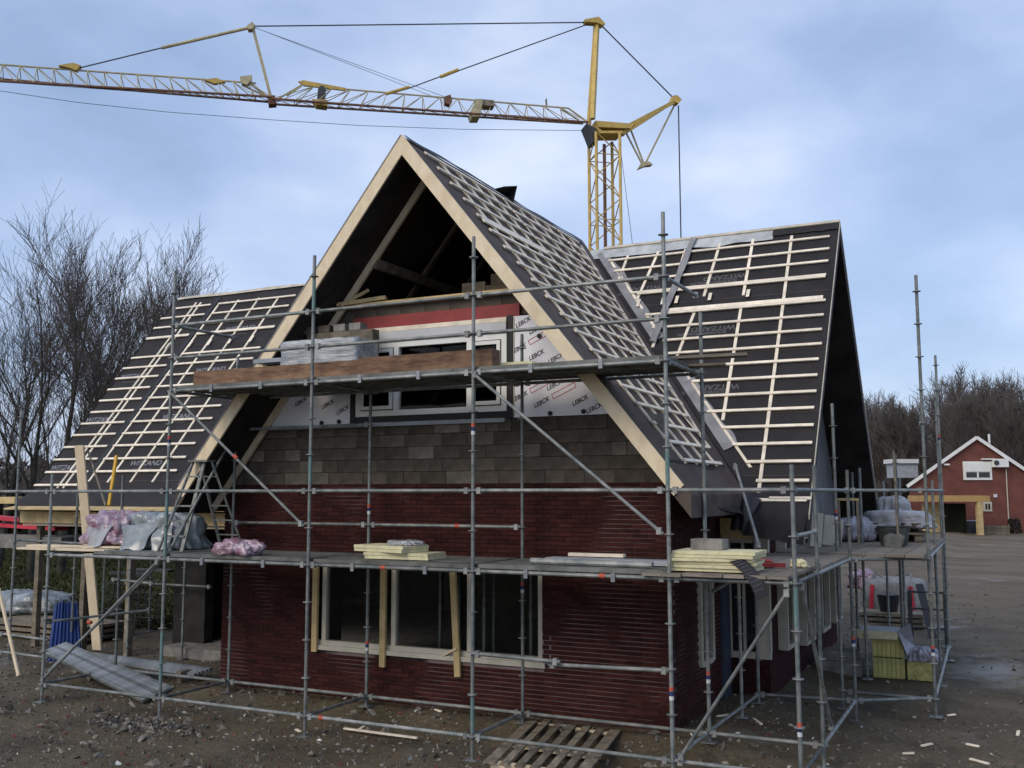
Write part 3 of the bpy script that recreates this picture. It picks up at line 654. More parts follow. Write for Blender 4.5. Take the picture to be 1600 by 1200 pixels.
# shoring props seen through the ground floor window
pp = MB(); pp.tube((0,0,.22),(0,0,1.5),.03,8); 
for i, (x, y) in enumerate([(-9.3,14.3),(-8.75,15.6),(-8.2,14.0),(-7.75,15.0),(-7.35,13.9),(-6.75,14.9),(-6.5,13.8),(-6.15,15.4)]):
    t = empty('shoring_prop', (x, y, .22)); tag(t, ['leftmost','second from left','third from left','fourth from left','fifth from left','sixth from left','seventh from left','rightmost'][i]+' grey steel shoring prop behind the ground floor window', 'prop', 'shoring props inside the house')
    MB().tube((x,y,.22),(x,y,1.6),.030).obj('outer_tube', M['steel'], t); MB().tube((x,y,1.6),(x,y,2.74),.024).obj('inner_tube', M['steel'], t); MB().box(x-.07,x+.07,y-.07,y+.07,.22,.23).obj('foot_plate', M['steel'], t)

# ------------------------------------------------------------------ SCAFFOLD
sc = empty('scaffolding', (-7, 11.5, 0))
tag(sc, 'grey galvanised tube scaffold with two plank decks around the brick house', 'scaffold')
ZN = lambda n: 3.272+.5*n
PX = [-13.69, -11.198, -8.566, -6.0145, -3.47, -2.072]; PY0, PY1 = 11.065, 12.498
def mk(name, b, mt):
    me = bpy.data.meshes.new(name); me.from_pydata(b.V, [], b.F); me.materials.append(mt); return me
r_ = MB(); r_.tube((0,0,-.005),(0,0,.005),.062,12); rosette_me = mk('rosette', r_, M['steel'])
r_ = MB(); r_.box(-.09,.09,-.09,.09,0,.008); r_.tube((0,0,.008),(0,0,.25),.019,8); base_me = mk('base_jack', r_, M['steel'])
r_ = MB(); r_.box(-.028,.028,-.028,.028,-.04,.04); cup_me = mk('coupler', r_, M['steel'])
def inst(me, name, loc, parent, rot=None):
    o = bpy.data.objects.new(name, me); COL.objects.link(o); adopt(o, parent); 
    o.matrix_basis = Matrix(); o.matrix_parent_inverse = wm(parent).inverted(); o.location = loc
    if rot: o.rotation_euler = rot
    return o
def standard(x, y, top, bands=(), lean=(0,0), bot=-6.35, ros=True, spigot=True):
    z1 = ZN(top); zb = ZN(bot); g0 = gh(x, y)
    f = lambda z: Vector((x+lean[0]*(z-3.27), y+lean[1]*(z-3.27), z))
    b = MB(); b.tube(f(max(zb, g0+.03)), f(z1), .0242, 10)
    o = b.obj('standard', M['steel'], sc, smooth=False)
    if bot < -6: inst(base_me, 'base_jack', (x, y, g0+.004), o)
    if ros:
        n = math.ceil(bot)
        while n < top-.15: inst(rosette_me, 'rosette', f(ZN(n)), o); n += 1
    for zc in bands:
        for dz, mt in ((.05,'orange'),(0,'navy'),(-.05,'whitetape')):
            MB().tube(f(zc+dz-.022), f(zc+dz+.022), .0265, 10).obj('tape_band', M[mt], o)
    return o
st = {}
st[0] = standard(PX[0], PY0, .55)
st[1] = standard(PX[1], PY0, 6.7, bands=(4.02,))
st[2] = standard(PX[2], PY0, 6.6, bands=())
st[3] = standard(PX[3], PY0, 6.55, bands=(4.05,))
st[4] = standard(PX[4], PY0, 6.55, bands=(1.0,))
st[5] = standard(PX[5], PY0, .55, bands=(.75,))
standard(PX[0], PY1, .55); standard(PX[1], PY1, 4.4); standard(PX[2], PY1, 3.1, bands=(1.0,3.0)); standard(PX[3], PY1, 4.4, bands=(1.95,)); standard(PX[4]+.03, PY1, 4.6, bands=(.95,))
standard(PX[5], PY1, .6)
standard(-2.072, 15.33, .6, bands=(1.1,)); standard(-1.054, 15.98, 6.5, lean=(0,.005), bands=(.95,))
standard(-2.354, 16.05, 2.7, bands=(2.9,)); standard(-3.42, 15.16, -.6); standard(-3.44, 14.2, -2.0)
standard(-1.12, 21.45, 5.4, bands=(4.3,)); standard(-1.25, 23.2, 4.2)
standard(-2.3, 18.6, .8); standard(-2.6, 19.9, .7); standard(-2.2, 21.4, .4); standard(-1.9, 21.5, .5); standard(-1.75, 19.2, 1.3); standard(-1.12,18.6,.35)
def ledger(a, b, name='ledger', r=.0242, cup=True, mt='steel'):
    o = MB().tube(a, b, r, 10).obj(name, M[mt], sc)
    if cup:
        d = (Vector(b)-Vector(a)).normalized()
        for p, s in ((a, 1), (b, -1)): inst(cup_me, 'coupler', Vector(p)+d*(.06*s), o)
    return o
def bay(i, j, n, Y): ledger((PX[i]+.03, Y, ZN(n)), (PX[j]-.03, Y, ZN(n)))
for i in range(5):
    for n in (0, -2, -6): bay(i, i+1, n, PY0)
    if i < 4: bay(i, i+1, -2, PY1)
    bay(i, i+1, -6, PY1)
for i in (1, 2, 3):
    for n in (3, 4, 5): bay(i, i+1, n, PY0)
    bay(i, i+1, 3, PY1)
for i in (1, 2): bay(i, i+1, -1, PY1)
ledger((PX[1], PY1, ZN(2)), (PX[2], PY1, ZN(2)))
ledger((PX[3]+.03, PY0-.03, ZN(-4)), (-4.82, PY0-.03, ZN(-4)-.02)); ledger((-5.0, PY0+.03, ZN(-4)-.07), (PX[4]-.03, PY0+.03, ZN(-4)-.03))
ledger((-17.2, PY0+.2, ZN(0)), (PX[0]-.03, PY0, ZN(0)))
for x in PX: 
    for n in (-2, -6): ledger((x, PY0+.03, ZN(n)), (x, PY1-.03, ZN(n)), 'transom')
for i in (1, 2, 3, 4): ledger((PX[i], PY0+.03, ZN(3)), (PX[i], PY1-.03, ZN(3)), 'transom')
for i in (1, 4):
    ledger((PX[i], PY0+.03, ZN(5)), (PX[i]+.02, PY1-.1, ZN(5)), 'guard_rail')
ledger((PX[5], PY0+.03, ZN(-1)), (PX[5], PY1-.03, ZN(-1)), 'guard_rail')
ledger((PX[5], PY0+.03, ZN(-2)), (PX[5], 15.3, ZN(-2))); ledger((PX[5], PY0+.03, ZN(-6)), (PX[5], 15.3, ZN(-6))); ledger((PX[5], PY0+.03, ZN(0)), (PX[5], 15.3, ZN(0)))
for n in (0, -2, -6): ledger((-2.05, 15.34, ZN(n)), (-1.08, 15.97, ZN(n)))
ledger((-2.3, 16.05, ZN(-6)-.02), (-1.08, 16.02, ZN(-6)-.02))
for n in (-2, -6, 0): ledger((-1.054, 16.0, ZN(n)), (-1.12, 21.4, ZN(n)))
ledger((-3.42, 15.16, ZN(-6)), (PX[5]-.03, 15.33, ZN(-6))); ledger((PX[4], PY1, ZN(-6)), (-3.42, 15.13, ZN(-6)), 'transom'); ledger((PX[4]+.05, PY1, ZN(-2.6)), (-3.42, 15.13, ZN(-2.3)), 'transom')
ledger((-2.354,16.05,ZN(-2)),(-2.2,21.4,ZN(-2))); ledger((-3.4,15.2,ZN(-2)),(-3.2,21.4,ZN(-2)))
def brace(a, b): return ledger(a, b, 'diagonal_brace', .021)
brace((PX[1], PY0-.05, ZN(3)), (PX[2]-.05, PY0-.05, ZN(-1)+.02)); brace((PX[3], PY0-.05, ZN(3)), (PX[4]-.05, PY0-.05, ZN(-1)))
brace((PX[1]-.05, PY0-.05, ZN(-2)), (PX[0]+.03, PY0-.05, ZN(-6)+.05)); brace((PX[5]-.05, PY0-.05, ZN(-2)-.05), (PX[4]+.08, PY0-.05, ZN(-6)+.02))
brace((PX[1]+.02, PY1, ZN(2)), (PX[1]+.02, PY0+.05, ZN(-2)+.1)); 
brace((PX[0]-.05, PY0+.05, ZN(-6)+.1), (PX[0]+1.2, PY1, ZN(-2)+.0)); brace((PX[5]+.04, PY0+.1, ZN(-2)), (PX[5]+.04, PY1+.4, ZN(-6)+.1))
brace((PX[0], PY0, ZN(-4)-.05), (PX[0]+.6, PY1+.2, ZN(-4)))
for px_, py_, Y_, ax in ((368,714,PY0-.05,0),(599,879,PY0,1),(941,887,PY0,1),(502,1119,PY0,1),(140,975,PY0,1),(715,820,PY1,1)):
    c = spot(px_, py_, 'Y', Y_); dv = Vector((1,0,0)) if ax else (Vector((PX[2]-.05, 0, ZN(-1)))-Vector((PX[1], 0, ZN(3)))).normalized()
    if ax: c.z = min((ZN(n) for n in range(-6, 6)), key=lambda z: abs(z-c.z))
    MB().tube(c-dv*.035, c+dv*.035, .0285, 10).obj('red_sleeve', M['orange'], sc)
M['teal'] = mat('teal_paint_on_steel', (.10,.21,.20), .55, .2, .4, 14, col2=(.19,.25,.24))
for o_, x_, y_, z0, z1 in ((st[2],PX[2],PY0,ZN(5.05),ZN(5.9)),(st[2],PX[2],PY0,ZN(.2),ZN(1.1)),(st[1],PX[1],PY0,ZN(-5.6),ZN(-4.1)),(st[1],PX[1],PY0,ZN(-1.9),ZN(.1)),(st[4],PX[4],PY0,ZN(.1),ZN(.9)),(st[5],PX[5],PY0,ZN(-2.9),ZN(-2.1)),(st[3],PX[3],PY0,ZN(-5.9),ZN(-5.1))):
    MB().tube((x_, y_, z0), (x_, y_, z1), .0247, 10).obj('painted_section', M['teal'], o_)
# a loose pole leaning by the valley
brace((-3.55, 14.6, 3.66), (-3.0, 13.6, 2.5))
standard(spot(27,767,'Y',13.5).x, 13.5, 3.3, ros=True); standard(spot(122,767,'Y',14.0).x, 14.0, .35)
for px_, Y_ in ((165,15.2),(212,16.5),(238,17.5),(290,15.0),(205,14.4)):
    standard(spot(px_, 850, 'Y', Y_).x, Y_, -2.05, ros=True)
ledger(spot(20,843,'Y',13.6), spot(170,852,'Y',13.6)); ledger(spot(175,905,'Y',14.2), spot(240,912,'Y',14.2)); ledger(spot(195,910,'Y',15.5), spot(330,917,'Y',15.5), mt='steel')
ledger(spot(0,990,'Y',13.5), spot(75,1000,'Y',13.5)); ledger(spot(0,1018,'Y',13.2), spot(75,1028,'Y',13.2))
# decks: steel planks
def plank(x0, x1, y0, y1, z, mt='deck', th=.05, name='deck_plank'):
    b = MB(); s = random.uniform(-.004,.004)
    b.box(x0, x1, y0+.004, y1-.004, z+s, z+th+s)
    for k in (.3, .6): # shallow ribs under the plank
        b.box(x0+.01, x1-.01, y0+(y1-y0)*k, y0+(y1-y0)*k+.02, z-.02+s, z+s-.0005)
    b.obj(name, M[mt], sc)
for i in range(0, 4):
    x0 = PX[i]+.04 if i else PX[0]+.95
    for k in range(4): plank(x0, PX[i+1]-.04, PY0+.05+k*.335, PY0+.05+(k+1)*.335, ZN(-2)+.03)
for i in (1, 2, 3):
    for k in range(4): plank(PX[i]+.02, PX[i+1]-.02, PY0+.05+k*.335, PY0+.05+(k+1)*.335, ZN(3)+.028)
for i in (1,2,3):
    for t in (.33,.7): MB().box(PX[i]+2.5*t-.025, PX[i]+2.5*t+.025, PY0-.045, PY0-.026, ZN(3)-.05, ZN(3)+.06).obj('plank_clip', M['steel_new'], sc)
    for t in (.3,.75): MB().box(PX[i]+2.5*t-.025, PX[i]+2.5*t+.025, PY0-.045, PY0-.026, ZN(-2)-.06, ZN(-2)+.04).obj('plank_clip', M['steel_new'], sc)
x = PX[4]-.1
for k in range(7):
    x0 = PX[4]-.30+k*.235
    plank(x0, x0+.225, PY0-.06-random.uniform(0,.05), PY0+1.9+random.uniform(-.1,.3), ZN(-2)+.03+.002*k, 'deckwood', .035, 'wooden_board')
for k in range(6):
    x0 = -3.55+k*.245
    plank(x0, x0+.235, 12.95, 15.5, ZN(-2)+.02, 'deckwood', .035, 'wooden_board')
for k in range(8):
    x0 = -3.2+k*.265
    plank(x0, x0+.255, 15.55, 21.3, ZN(-2)+.03, 'deckwood', .04, 'wooden_board')
MB().beam((-4.3,11.6,ZN(3)+.105),(-2.72,11.95,ZN(3)+.13),.22,.035).obj('loose_plank', M['deckwood'], sc)
MB().beam((-3.5,12.15,ZN(3)+.06),(-3.05,12.2,ZN(3)+.06),.2,.03).obj('loose_plank', M['deckwood'], sc)

def thing(name, b, mt, label, cat, group=None, smooth=False):
    o = b.obj(name, mt, None, smooth); tag(o, label, cat, group); return o
def parts(name, label, cat, loc, items, group=None):
    e_ = empty(name, loc); tag(e_, label, cat, group)
    for nm, b, mt in items: b.obj(nm, mt, e_)
    return e_
DZ = ZN(-2)+.085; UZ = ZN(3)+.082
# ------------------------------------------------------------------ TOWER CRANE
tw = CAM + (W_ + (945-800)/F_PX*RR + (600-300)/F_PX*UU)*50
d0 = W_ + (0-800)/F_PX*RR + (600-120)/F_PX*UU; lp = CAM + d0*44.3
jn = Vector((lp.y-tw.y, -(lp.x-tw.x), 0)).normalized(); jd = Vector((lp.x-tw.x, lp.y-tw.y, 0)).normalized()
if jn.dot(CAM-tw) < 0: jn = -jn       # towards the camera
C_ = lambda px, py, o=0: spot_p(px, py, tw, jn)+jn*o
crane = empty('tower_crane', (tw.x, tw.y, 0)); tag(crane, 'yellow self-erecting tower crane with folding lattice jib above the roof', 'crane')
def lattice(T, B1, B2, n, mt, mt2, r, name):
    o = MB(); ch = MB().tube(T[0], T[1], r*1.3, 6).obj(name, mt, crane)
    MB().tube(B1[0], B1[1], r*1.7, 6).obj('jib_chord', mt2, ch); MB().tube(B2[0], B2[1], r*1.7, 6).obj('jib_chord', mt2, ch)
    L = lambda P, t: P[0].lerp(P[1], t)
    for k in range(n):
        t0, t1, t2 = k/n, (k+.5)/n, (k+1)/n
        for B in (B1, B2):
            o.tube(L(B,t0), L(T,t1), r*.62, 5); o.tube(L(T,t1), L(B,t2), r*.62, 5)
        o.tube(L(B1,t0), L(B2,t0), r*.6, 5); o.tube(L(B1,t0), L(B2,t2), r*.5, 5)
    o.obj('jib_lacing', M['craney2'], ch)
def off(P, o): return P+jn*o
# outer jib section: extends beyond the frame on the left
a0, a1 = C_(-260,82), C_(400,130)
lattice((a0,a1), (C_(-260,118,.45), C_(425,157,.45)), (C_(-260,95.5,-.45), C_(425,154,-.45)), 25, M['craney2'], M['craneo'], .034, 'outer_jib')
lattice((C_(476,134), C_(888,169)), (C_(425,160,.45), C_(915,196,.45)), (C_(425,157,-.45), C_(915,188,-.45)), 15, M['craney2'], M['craneo'], .034, 'inner_jib')
for a, b_ in [((388,126),(425,157)),((383,135),(425,155)),((888,169),(917,190)),((876,170),(905,188)),((430,157),(471,133)),((448,150),(471,134))]: MB().tube(C_(*a), C_(*b_), .045, 6).obj('jib_end_strut', M['craney2'], crane)
def plate(pts, w, mt, nm='gusset'):
    n = len(pts); V = [C_(*p, w) for p in pts]+[C_(*p, -w) for p in pts]
    return mesh_obj(nm, V, [tuple(range(n)), tuple(range(n, 2*n))[::-1]]+[(i, n+i, n+(i+1)%n, (i+1)%n) for i in range(n)], mt, crane)
plate([(92,104),(115,100),(127,104),(120,112),(110,108)], .15, M['craney']); plate([(320,126),(338,123),(352,129),(335,132)], .12, M['craney'])
plate([(375,122),(394,120),(393,127),(386,135),(378,132)], .2, M['craney2']); plate([(418,152),(430,152),(432,165),(420,166)], .25, M['craneo'])
plate([(466,128),(474,126),(540,138),(540,142),(474,134)], .06, M['craney']); 
plate([(497,140),(503,136),(509,141),(508,160),(500,166),(495,158)], .25, M['steel_dark'], 'slewing_motor')
plate([(488,158),(512,160),(511,169),(494,167)], .3, M['craney'], 'motor_bracket')
plate([(694,153),(703,150),(706,160),(702,166),(695,163)], .2, M['craneo'], 'pulley')
plate([(733,178),(742,160),(752,160),(748,187),(736,187)], .45, M['craney2'], 'trolley_frame'); plate([(742,158),(770,160),(771,169),(750,168)], .3, M['oldwood'], 'trolley_motor')
plate([(852,156),(854,153),(855,164),(853,166)], .03, M['oldwood'], 'wind_vane')
# mast frame: A-frame, counter arm
def tub(nm, a, b_, r, mt, oa=0, ob=0): return MB().tube(C_(*a, oa), C_(*b_, ob), r, 8).obj(nm, mt, crane)
def bm(nm, a, b_, w, mt, oa=0, ob=0): return MB().beam(C_(*a, oa), C_(*b_, ob), w, w*1.1).obj(nm, mt, crane)
bm('tower_peak_leg', (933,36), (921,192), .20, M['craney'], 0, .55); bm('tower_peak_leg', (931,36), (925,190), .16, M['craney'], 0, -.55)
plate([(912,33),(934,29),(944,40),(940,42),(930,38),(914,37)], .22, M['craney'], 'peak_head')
plate([(925,195),(985,200),(980,207),(930,205)], .6, M['craney'], 'slewing_platform'); plate([(925,203),(932,214),(968,214),(968,210),(936,210)], .55, M['craney'], 'slewing_platform')
plate([(912,198),(926,206),(930,226),(923,226)], .5, M['steel_dark'], 'jib_foot_plate')
bm('counter_strut', (975,203), (1050,162), .17, M['craney'], .5, .15); bm('counter_strut', (975,206), (1052,158), .15, M['craney'], -.5, -.15)
plate([(1049,152),(1056,151),(1063,158),(1058,164),(1048,160)], .22, M['craney'], 'counter_head')
bm('counter_frame', (985,200), (968,214), .14, M['craney'], .4, .4)
for a, b_ in [((978,207),(1003,256)),((986,204),(1006,256)),((1053,166),(1009,254))]: tub('counter_strut', a, b_, .05, M['craney2'])
plate([(996,265),(1002,255),(1012,254),(1018,259),(1008,260)], .2, M['craney2'], 'rope_guide')
for a, b_, r in [((914,35),(396,41),.032),((918,38),(715,111),.03),((690,119),(636,139),.03),((942,42),(1051,152),.035),((1060,165),(1064,372),.035),((252,75),(125,106),.03),((400,44),(700,153),.012),((398,43),(690,156),.012),((968,220),(989,388),.014)]:
    tub('tie_rod', a, b_, r, M['rope'])
tub('tie_sleeve', (716,109), (688,120), .09, M['craney']); tub('tie_sleeve', (640,136), (602,147), .08, M['craney'])
tub('tie_tube', (395,42), (252,75), .075, M['craney2']); plate([(386,43),(394,37),(399,42),(394,48),(388,48)], .2, M['craney2'], 'strut_head')
bm('jib_mast', (395,43), (424,155), .12, M['craney2'])
def rope(pts, r=.014): MB().path([C_(*p) for p in pts], r, 5).obj('hoist_rope', M['rope'], crane)
rope([(-150,118),(0,142),(120,160),(260,175),(420,187),(560,196),(720,202),(912,204)]); rope([(0,128),(420,158)], .012); rope([(430,158),(900,186)], .012)
# tower
TB = spot_p(946, 214, tw, jn); TWID = .62
tv = [Vector((tw.x, tw.y, 0))+jd*(sx*TWID)+jn*(sy*TWID) for sx, sy in ((-1,-1),(1,-1),(1,1),(-1,1))]
ztop = TB.z+.0
for v in tv: MB().beam((v.x, v.y, 0), (v.x, v.y, ztop), .12, .12, up=Vector((0,1,0))).obj('tower_leg', M['craney'], crane)
lc = MB(); nb = int(ztop/1.1); hz = ztop/nb
for i in range(4):
    a, b_ = tv[i], tv[(i+1)%4]
    for k in range(nb):
        z0, z1 = k*hz, (k+1)*hz
        p, q_ = (a, b_) if (k+i) % 2 else (b_, a)
        lc.tube((p.x,p.y,z0),(q_.x,q_.y,z1),.032,5)
        if k % 3 == 0: lc.tube((a.x,a.y,z0),(b_.x,b_.y,z0),.028,5)
lc.obj('tower_lacing', M['craney'], crane)
MB().tube((tw.x, tw.y, ztop-6), (tw.x, tw.y, ztop-.4), .09, 8).obj('telescopic_ram', M['craneo'], crane)
MB().box(tw.x-2.2, tw.x+2.2, tw.y-2.2, tw.y+2.2, -.2, .5).obj('base_frame', M['craneo'], crane)

# ------------------------------------------------------------------ TREES
def tree_segments(h, rng, spread=.45, levels=5, trunk_r=.22, dens=1.0, up=.35):
    segs = []
    def grow(p, d, L, r, lv):
        n = 3 if lv > 1 else 5
        q = p; dd = d.copy()
        for i in range(n):
            dd = (dd+Vector((rng.gauss(0,.10), rng.gauss(0,.10), rng.gauss(.02,.07)))*(1.0 if lv else .45)).normalized()
            nq = q+dd*(L/n); r1 = r*(1-(.64 if lv else .93)*(i+1)/n); r0 = r*(1-(.64 if lv else .93)*i/n)
            segs.append((q.copy(), nq.copy(), r0, r1, lv))
            if lv < levels:
                k = {0: (0 if i == 0 else 3), 1: 2, 2: 3, 3: 2, 4: 2}.get(lv, 2)
                for _ in range(int(k*dens+rng.random())):
                    ang = rng.uniform(.35, .85) if lv == 0 else rng.uniform(.35, .9)
                    az = rng.uniform(0, 2*math.pi); x = dd.orthogonal().normalized(); y = dd.cross(x)
                    nd = (dd*math.cos(ang)+(x*math.cos(az)+y*math.sin(az))*math.sin(ang)*(spread/.45)+Vector((0,0,up))).normalized()
                    f = rng.uniform(.55,.8) if lv == 0 else rng.uniform(.42,.68)
                    if lv == 0: f *= (1.0-.35*(i/n))
                    grow(q.lerp(nq, rng.random()), nd, L*f*(.78 if lv == 0 else 1), r1*.58 if lv else max(r1*.55, .05), lv+1)
            q = nq
    grow(Vector((0,0,-.3)), Vector((rng.uniform(-.06,.06), rng.uniform(-.06,.06), 1)).normalized(), h*.82, trunk_r, 0)
    return segs
def seg_mesh(name, segs, mt, minr):
    A = np.array([s[0][:] for s in segs]); B = np.array([s[1][:] for s in segs])
    r0 = np.maximum(np.array([s[2] for s in segs]), minr); r1 = np.maximum(np.array([s[3] for s in segs]), minr*.8)
    D = B-A; D /= np.linalg.norm(D, axis=1)[:, None]+1e-9
    ref = np.where(np.abs(D[:, 2:3]) > .9, np.array([[1.,0,0]]), np.array([[0,0,1.]])); X = np.cross(D, ref); X /= np.linalg.norm(X, axis=1)[:, None]; Y = np.cross(D, X)
    big = r0.max() > .05; k = 6 if big else 3
    vs = []
    for P, r in ((A, r0), (B, r1)):
        for i in range(k):
            t = 2*math.pi*i/k; vs.append(P+X*(r*math.cos(t))[:, None]+Y*(r*math.sin(t))[:, None])
    n = len(segs); Vv = np.stack(vs, 1).reshape(-1, 3); base = np.arange(n)[:, None]*(2*k)
    quads = np.stack([np.concatenate([base+i, base+(i+1)%k, base+k+(i+1)%k, base+k+i], 1) for i in range(k)], 1).reshape(-1, 4)
    me = bpy.data.meshes.new(name); me.vertices.add(len(Vv)); me.vertices.foreach_set('co', Vv.ravel()); nf = len(quads)
    me.loops.add(nf*4); me.loops.foreach_set('vertex_index', quads.ravel().astype(np.int32)); me.polygons.add(nf)
    me.polygons.foreach_set('loop_start', np.arange(0, nf*4, 4, dtype=np.int32)); me.update(calc_edges=True); me.materials.append(mt); return me
def tree_kind(seed, h, **k):
    global _
    rng = random.Random(seed); mr = k.pop('minr', .008); tm = k.pop('tm', M['twig']); s = tree_segments(h, rng, **k)
    return seg_mesh('trunk', [q for q in s if q[4] <= 1], M['bark'], .02), seg_mesh('crown', [q for q in s if q[4] > 1], tm, mr), max(q[1].z for q in s)
def plant(kind, name, loc, label, cat, group, rot, scale=1):
    e_ = empty(name, loc); tag(e_, label, cat, group)
    for me, nm in ((kind[0], 'trunk'), (kind[1], 'crown')):
        o = bpy.data.objects.new(nm, me); COL.objects.link(o); o.parent = e_
    e_.rotation_euler = (0, 0, rot); e_.scale = (scale,)*3; return e_
near = [tree_kind(s, 15, levels=4, spread=sp, trunk_r=.25, dens=dn, minr=.009, up=.45) for s, sp, dn in ((11,.48,.70),(12,.42,.72),(13,.50,.70),(14,.40,.72))]
def ground_at(px, depth):
    d = W_+(px-800)/F_PX*RR; d = Vector((d.x, d.y, 0)); hd = Vector((W_.x, W_.y, 0)).normalized(); d *= depth/d.dot(hd); return Vector((d.x, d.y, 0))
LT = [(62,37,0,272,'tall forked tree with the highest crown at the far left edge'),(110,40,1,290,'tall bare tree with a thick trunk right of the far left edge'),
      (8,42,3,390,'thin bare tree cut by the left edge of the picture'),(150,44,2,318,'bare tree whose crown spreads above the lower left roof corner'),
      (205,43,0,335,'forked bare tree rising just above the left roof verge'),(252,46,3,352,'bare tree behind the upper end of the left roof'),
      (292,48,1,385,'bare tree behind the left scaffold pole above the roof'),(322,52,2,415,'rounded low bare tree at the right end of the left group'),
      (180,52,3,340,'bare tree in the back row behind the forked one'),(268,51,2,368,'spreading bare tree in the back row over the left roof ridge'),(338,50,0,438,'lowest bare tree at the right end, just above the roof ridge')]
for i, (px, dp, k, top, lb) in enumerate(LT):
    plant(near[k], 'bare_tree', ground_at(px, dp)-Vector((0,0,.3)), lb, 'tree', 'bare trees left of the house', i*1.7, ((769-top)/F_PX*dp+3.25)/near[k][2])
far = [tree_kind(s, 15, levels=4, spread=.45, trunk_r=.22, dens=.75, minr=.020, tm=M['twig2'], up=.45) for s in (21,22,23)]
rr_ = random.Random(5)
for i in range(34):
    px = 1325+i*11+rr_.uniform(-6,6); dp = rr_.uniform(98,128)
    top = np.interp(px, [1330,1380,1430,1460,1500,1560,1600,1700], [600,618,632,585,572,585,582,570])
    hgt = (769-top)/F_PX*dp+3.25; 
    plant(far[i%3], 'bare_tree', ground_at(px, dp), 'bare winter tree in the brown wood behind the brick bungalow', 'tree', 'trees of the wood on the right', rr_.uniform(0,6), hgt/far[i%3][2]*rr_.uniform(.9,1.06))
# undergrowth and far wood as masses
def twig_mass(name, npts, fn, mt, size, label):
    rng = random.Random(3); V = []; Fc = []
    for i in range(npts):
        p = fn(rng); a = rng.uniform(0, 2*math.pi); s = size*rng.uniform(.5,1.6); t = Vector((math.cos(a)*.5, math.sin(a)*.5, rng.uniform(.1,1))).normalized()*s; w = t.orthogonal().normalized()*s*.22
        b = len(V); V += [p-w, p+w, p+t]; Fc.append((b, b+1, b+2))
    o = mesh_obj(name, V, Fc, mt, centre=False); o['kind'] = 'stuff'; o['label'] = label; return o
def belt(px0, px1, d0, d1, h):
    def f(rng):
        px = rng.uniform(px0, px1); dp = rng.uniform(d0, d1); p = ground_at(px, dp); hh = h*(.7+.3*noise.noise((px*.01, dp*.05, 1))); p.z = hh*rng.random()**1.3; return p
    return f
twig_mass('undergrowth', 40000, belt(-350, 760, 60, 75, 4.2), M['hedge'], .55, 'dark tangled undergrowth behind the trees on the left')
twig_mass('woodland_floor', 60000, belt(1290, 2000, 110, 135, 7.5), M['brush'], .7, 'dark brown brush filling the wood on the right')
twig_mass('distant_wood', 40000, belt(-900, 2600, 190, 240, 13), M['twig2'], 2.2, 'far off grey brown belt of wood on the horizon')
def gr(rng):
    px = rng.uniform(-150, 420); dp = rng.uniform(24, 62); p = ground_at(px, dp); p.z = gh(p.x, p.y); return p
twig_mass('grass', 30000, gr, M['grass'], .16, 'short rough winter grass beyond the left end of the house')

# ------------------------------------------------------------------ BACKGROUND BUNGALOW
DP = 80
def FAR(px, py, o=0):
    d = W_+(px-800)/F_PX*RR+(600-py)/F_PX*UU; hd = Vector((W_.x, W_.y, 0)).normalized(); return CAM+d*((DP+o)/Vector((d.x,d.y,0)).dot(hd))
hd = Vector((W_.x, W_.y, 0)).normalized(); hr = Vector((RR.x, RR.y, 0)).normalized()
bh = empty('brick_bungalow', FAR(1530,834)); tag(bh, 'red brick house with white edged gable, shutter window and wall fan in the yard behind', 'house')
def farbox(px0, px1, py0, py1, o0, o1, mt, nm, par=bh):
    a = FAR(px0, py1, 0); b_ = FAR(px1, py0, 0); w = (b_-a).dot(hr); h = b_.z-a.z
    c = a+hr*(w/2)+Vector((0,0,h/2))+hd*((o0+o1)/2); return MB().obox(c, hr*(w/2), hd*((o1-o0)/2), Vector((0,0,h/2))).obj(nm, mt, par)
gp = [FAR(1421,762), FAR(1421,836), FAR(1632,836), FAR(1632,755), FAR(1524,686)]
for p in gp[1:3]: p.z = -.1
gp[0].z = gp[3].z = (gp[0].z+gp[3].z)/2
hq = (gp[4]-CAM); hq.z = 0; hq.normalize()
n = 5; V = gp+[p+hq*9 for p in gp]
mesh_obj('gable_wall', V, [(4,3,2,1,0), (5,6,7,8,9)]+[(i, (i+1)%n, n+(i+1)%n, n+i) for i in range(n)], M['farbrick'], bh)
for a, b_ in ((gp[4], gp[0]), (gp[4], gp[3])):
    dv = (b_-a).normalized(); e1 = a-hd*.25+Vector((0,0,.12)); e2 = b_+dv*.35-hd*.25+Vector((0,0,.12))
    MB().beam(e1, e2, .08, .26, up=Vector((0,0,1))).obj('verge_board', M['white'], bh)
    V = [e1+Vector((0,0,.1)), e2+Vector((0,0,.1)), e2+hq*9.5+Vector((0,0,.1)), e1+hq*9.5+Vector((0,0,.1))]; V += [v+Vector((0,0,.12)) for v in V]
    mesh_obj('roof', V, BOXF, M['rooftile'], bh)
wf = farbox(1505,1548,721,750,-.12,-.02,M['white'],'window'); farbox(1509,1545,738,746,-.15,-.125,M['glass'],'pane',wf); farbox(1508,1546,724,737,-.17,-.125,M['white'],'roller_shutter',wf); farbox(1525.5,1527.5,738,747,-.17,-.151,M['white'],'mullion',wf)
ac = farbox(1549,1571,717,730,-.5,-.02,M['white'],'wall_fan_unit'); farbox(1532,1551,716.5,718.5,-.3,-.02,M['white'],'unit_bracket')
c = FAR(1557,723,-.52); MB().tube(c, c-hd*.05, .2, 14).obj('fan', M['steel_dark'], ac)
wf = farbox(1536,1549,784,799,-.08,-.01,M['cream'],'window'); farbox(1539,1541.5,787,796,-.10,-.081,M['glass'],'pane',wf); farbox(1543.5,1546,787,796,-.10,-.081,M['glass'],'pane',wf)
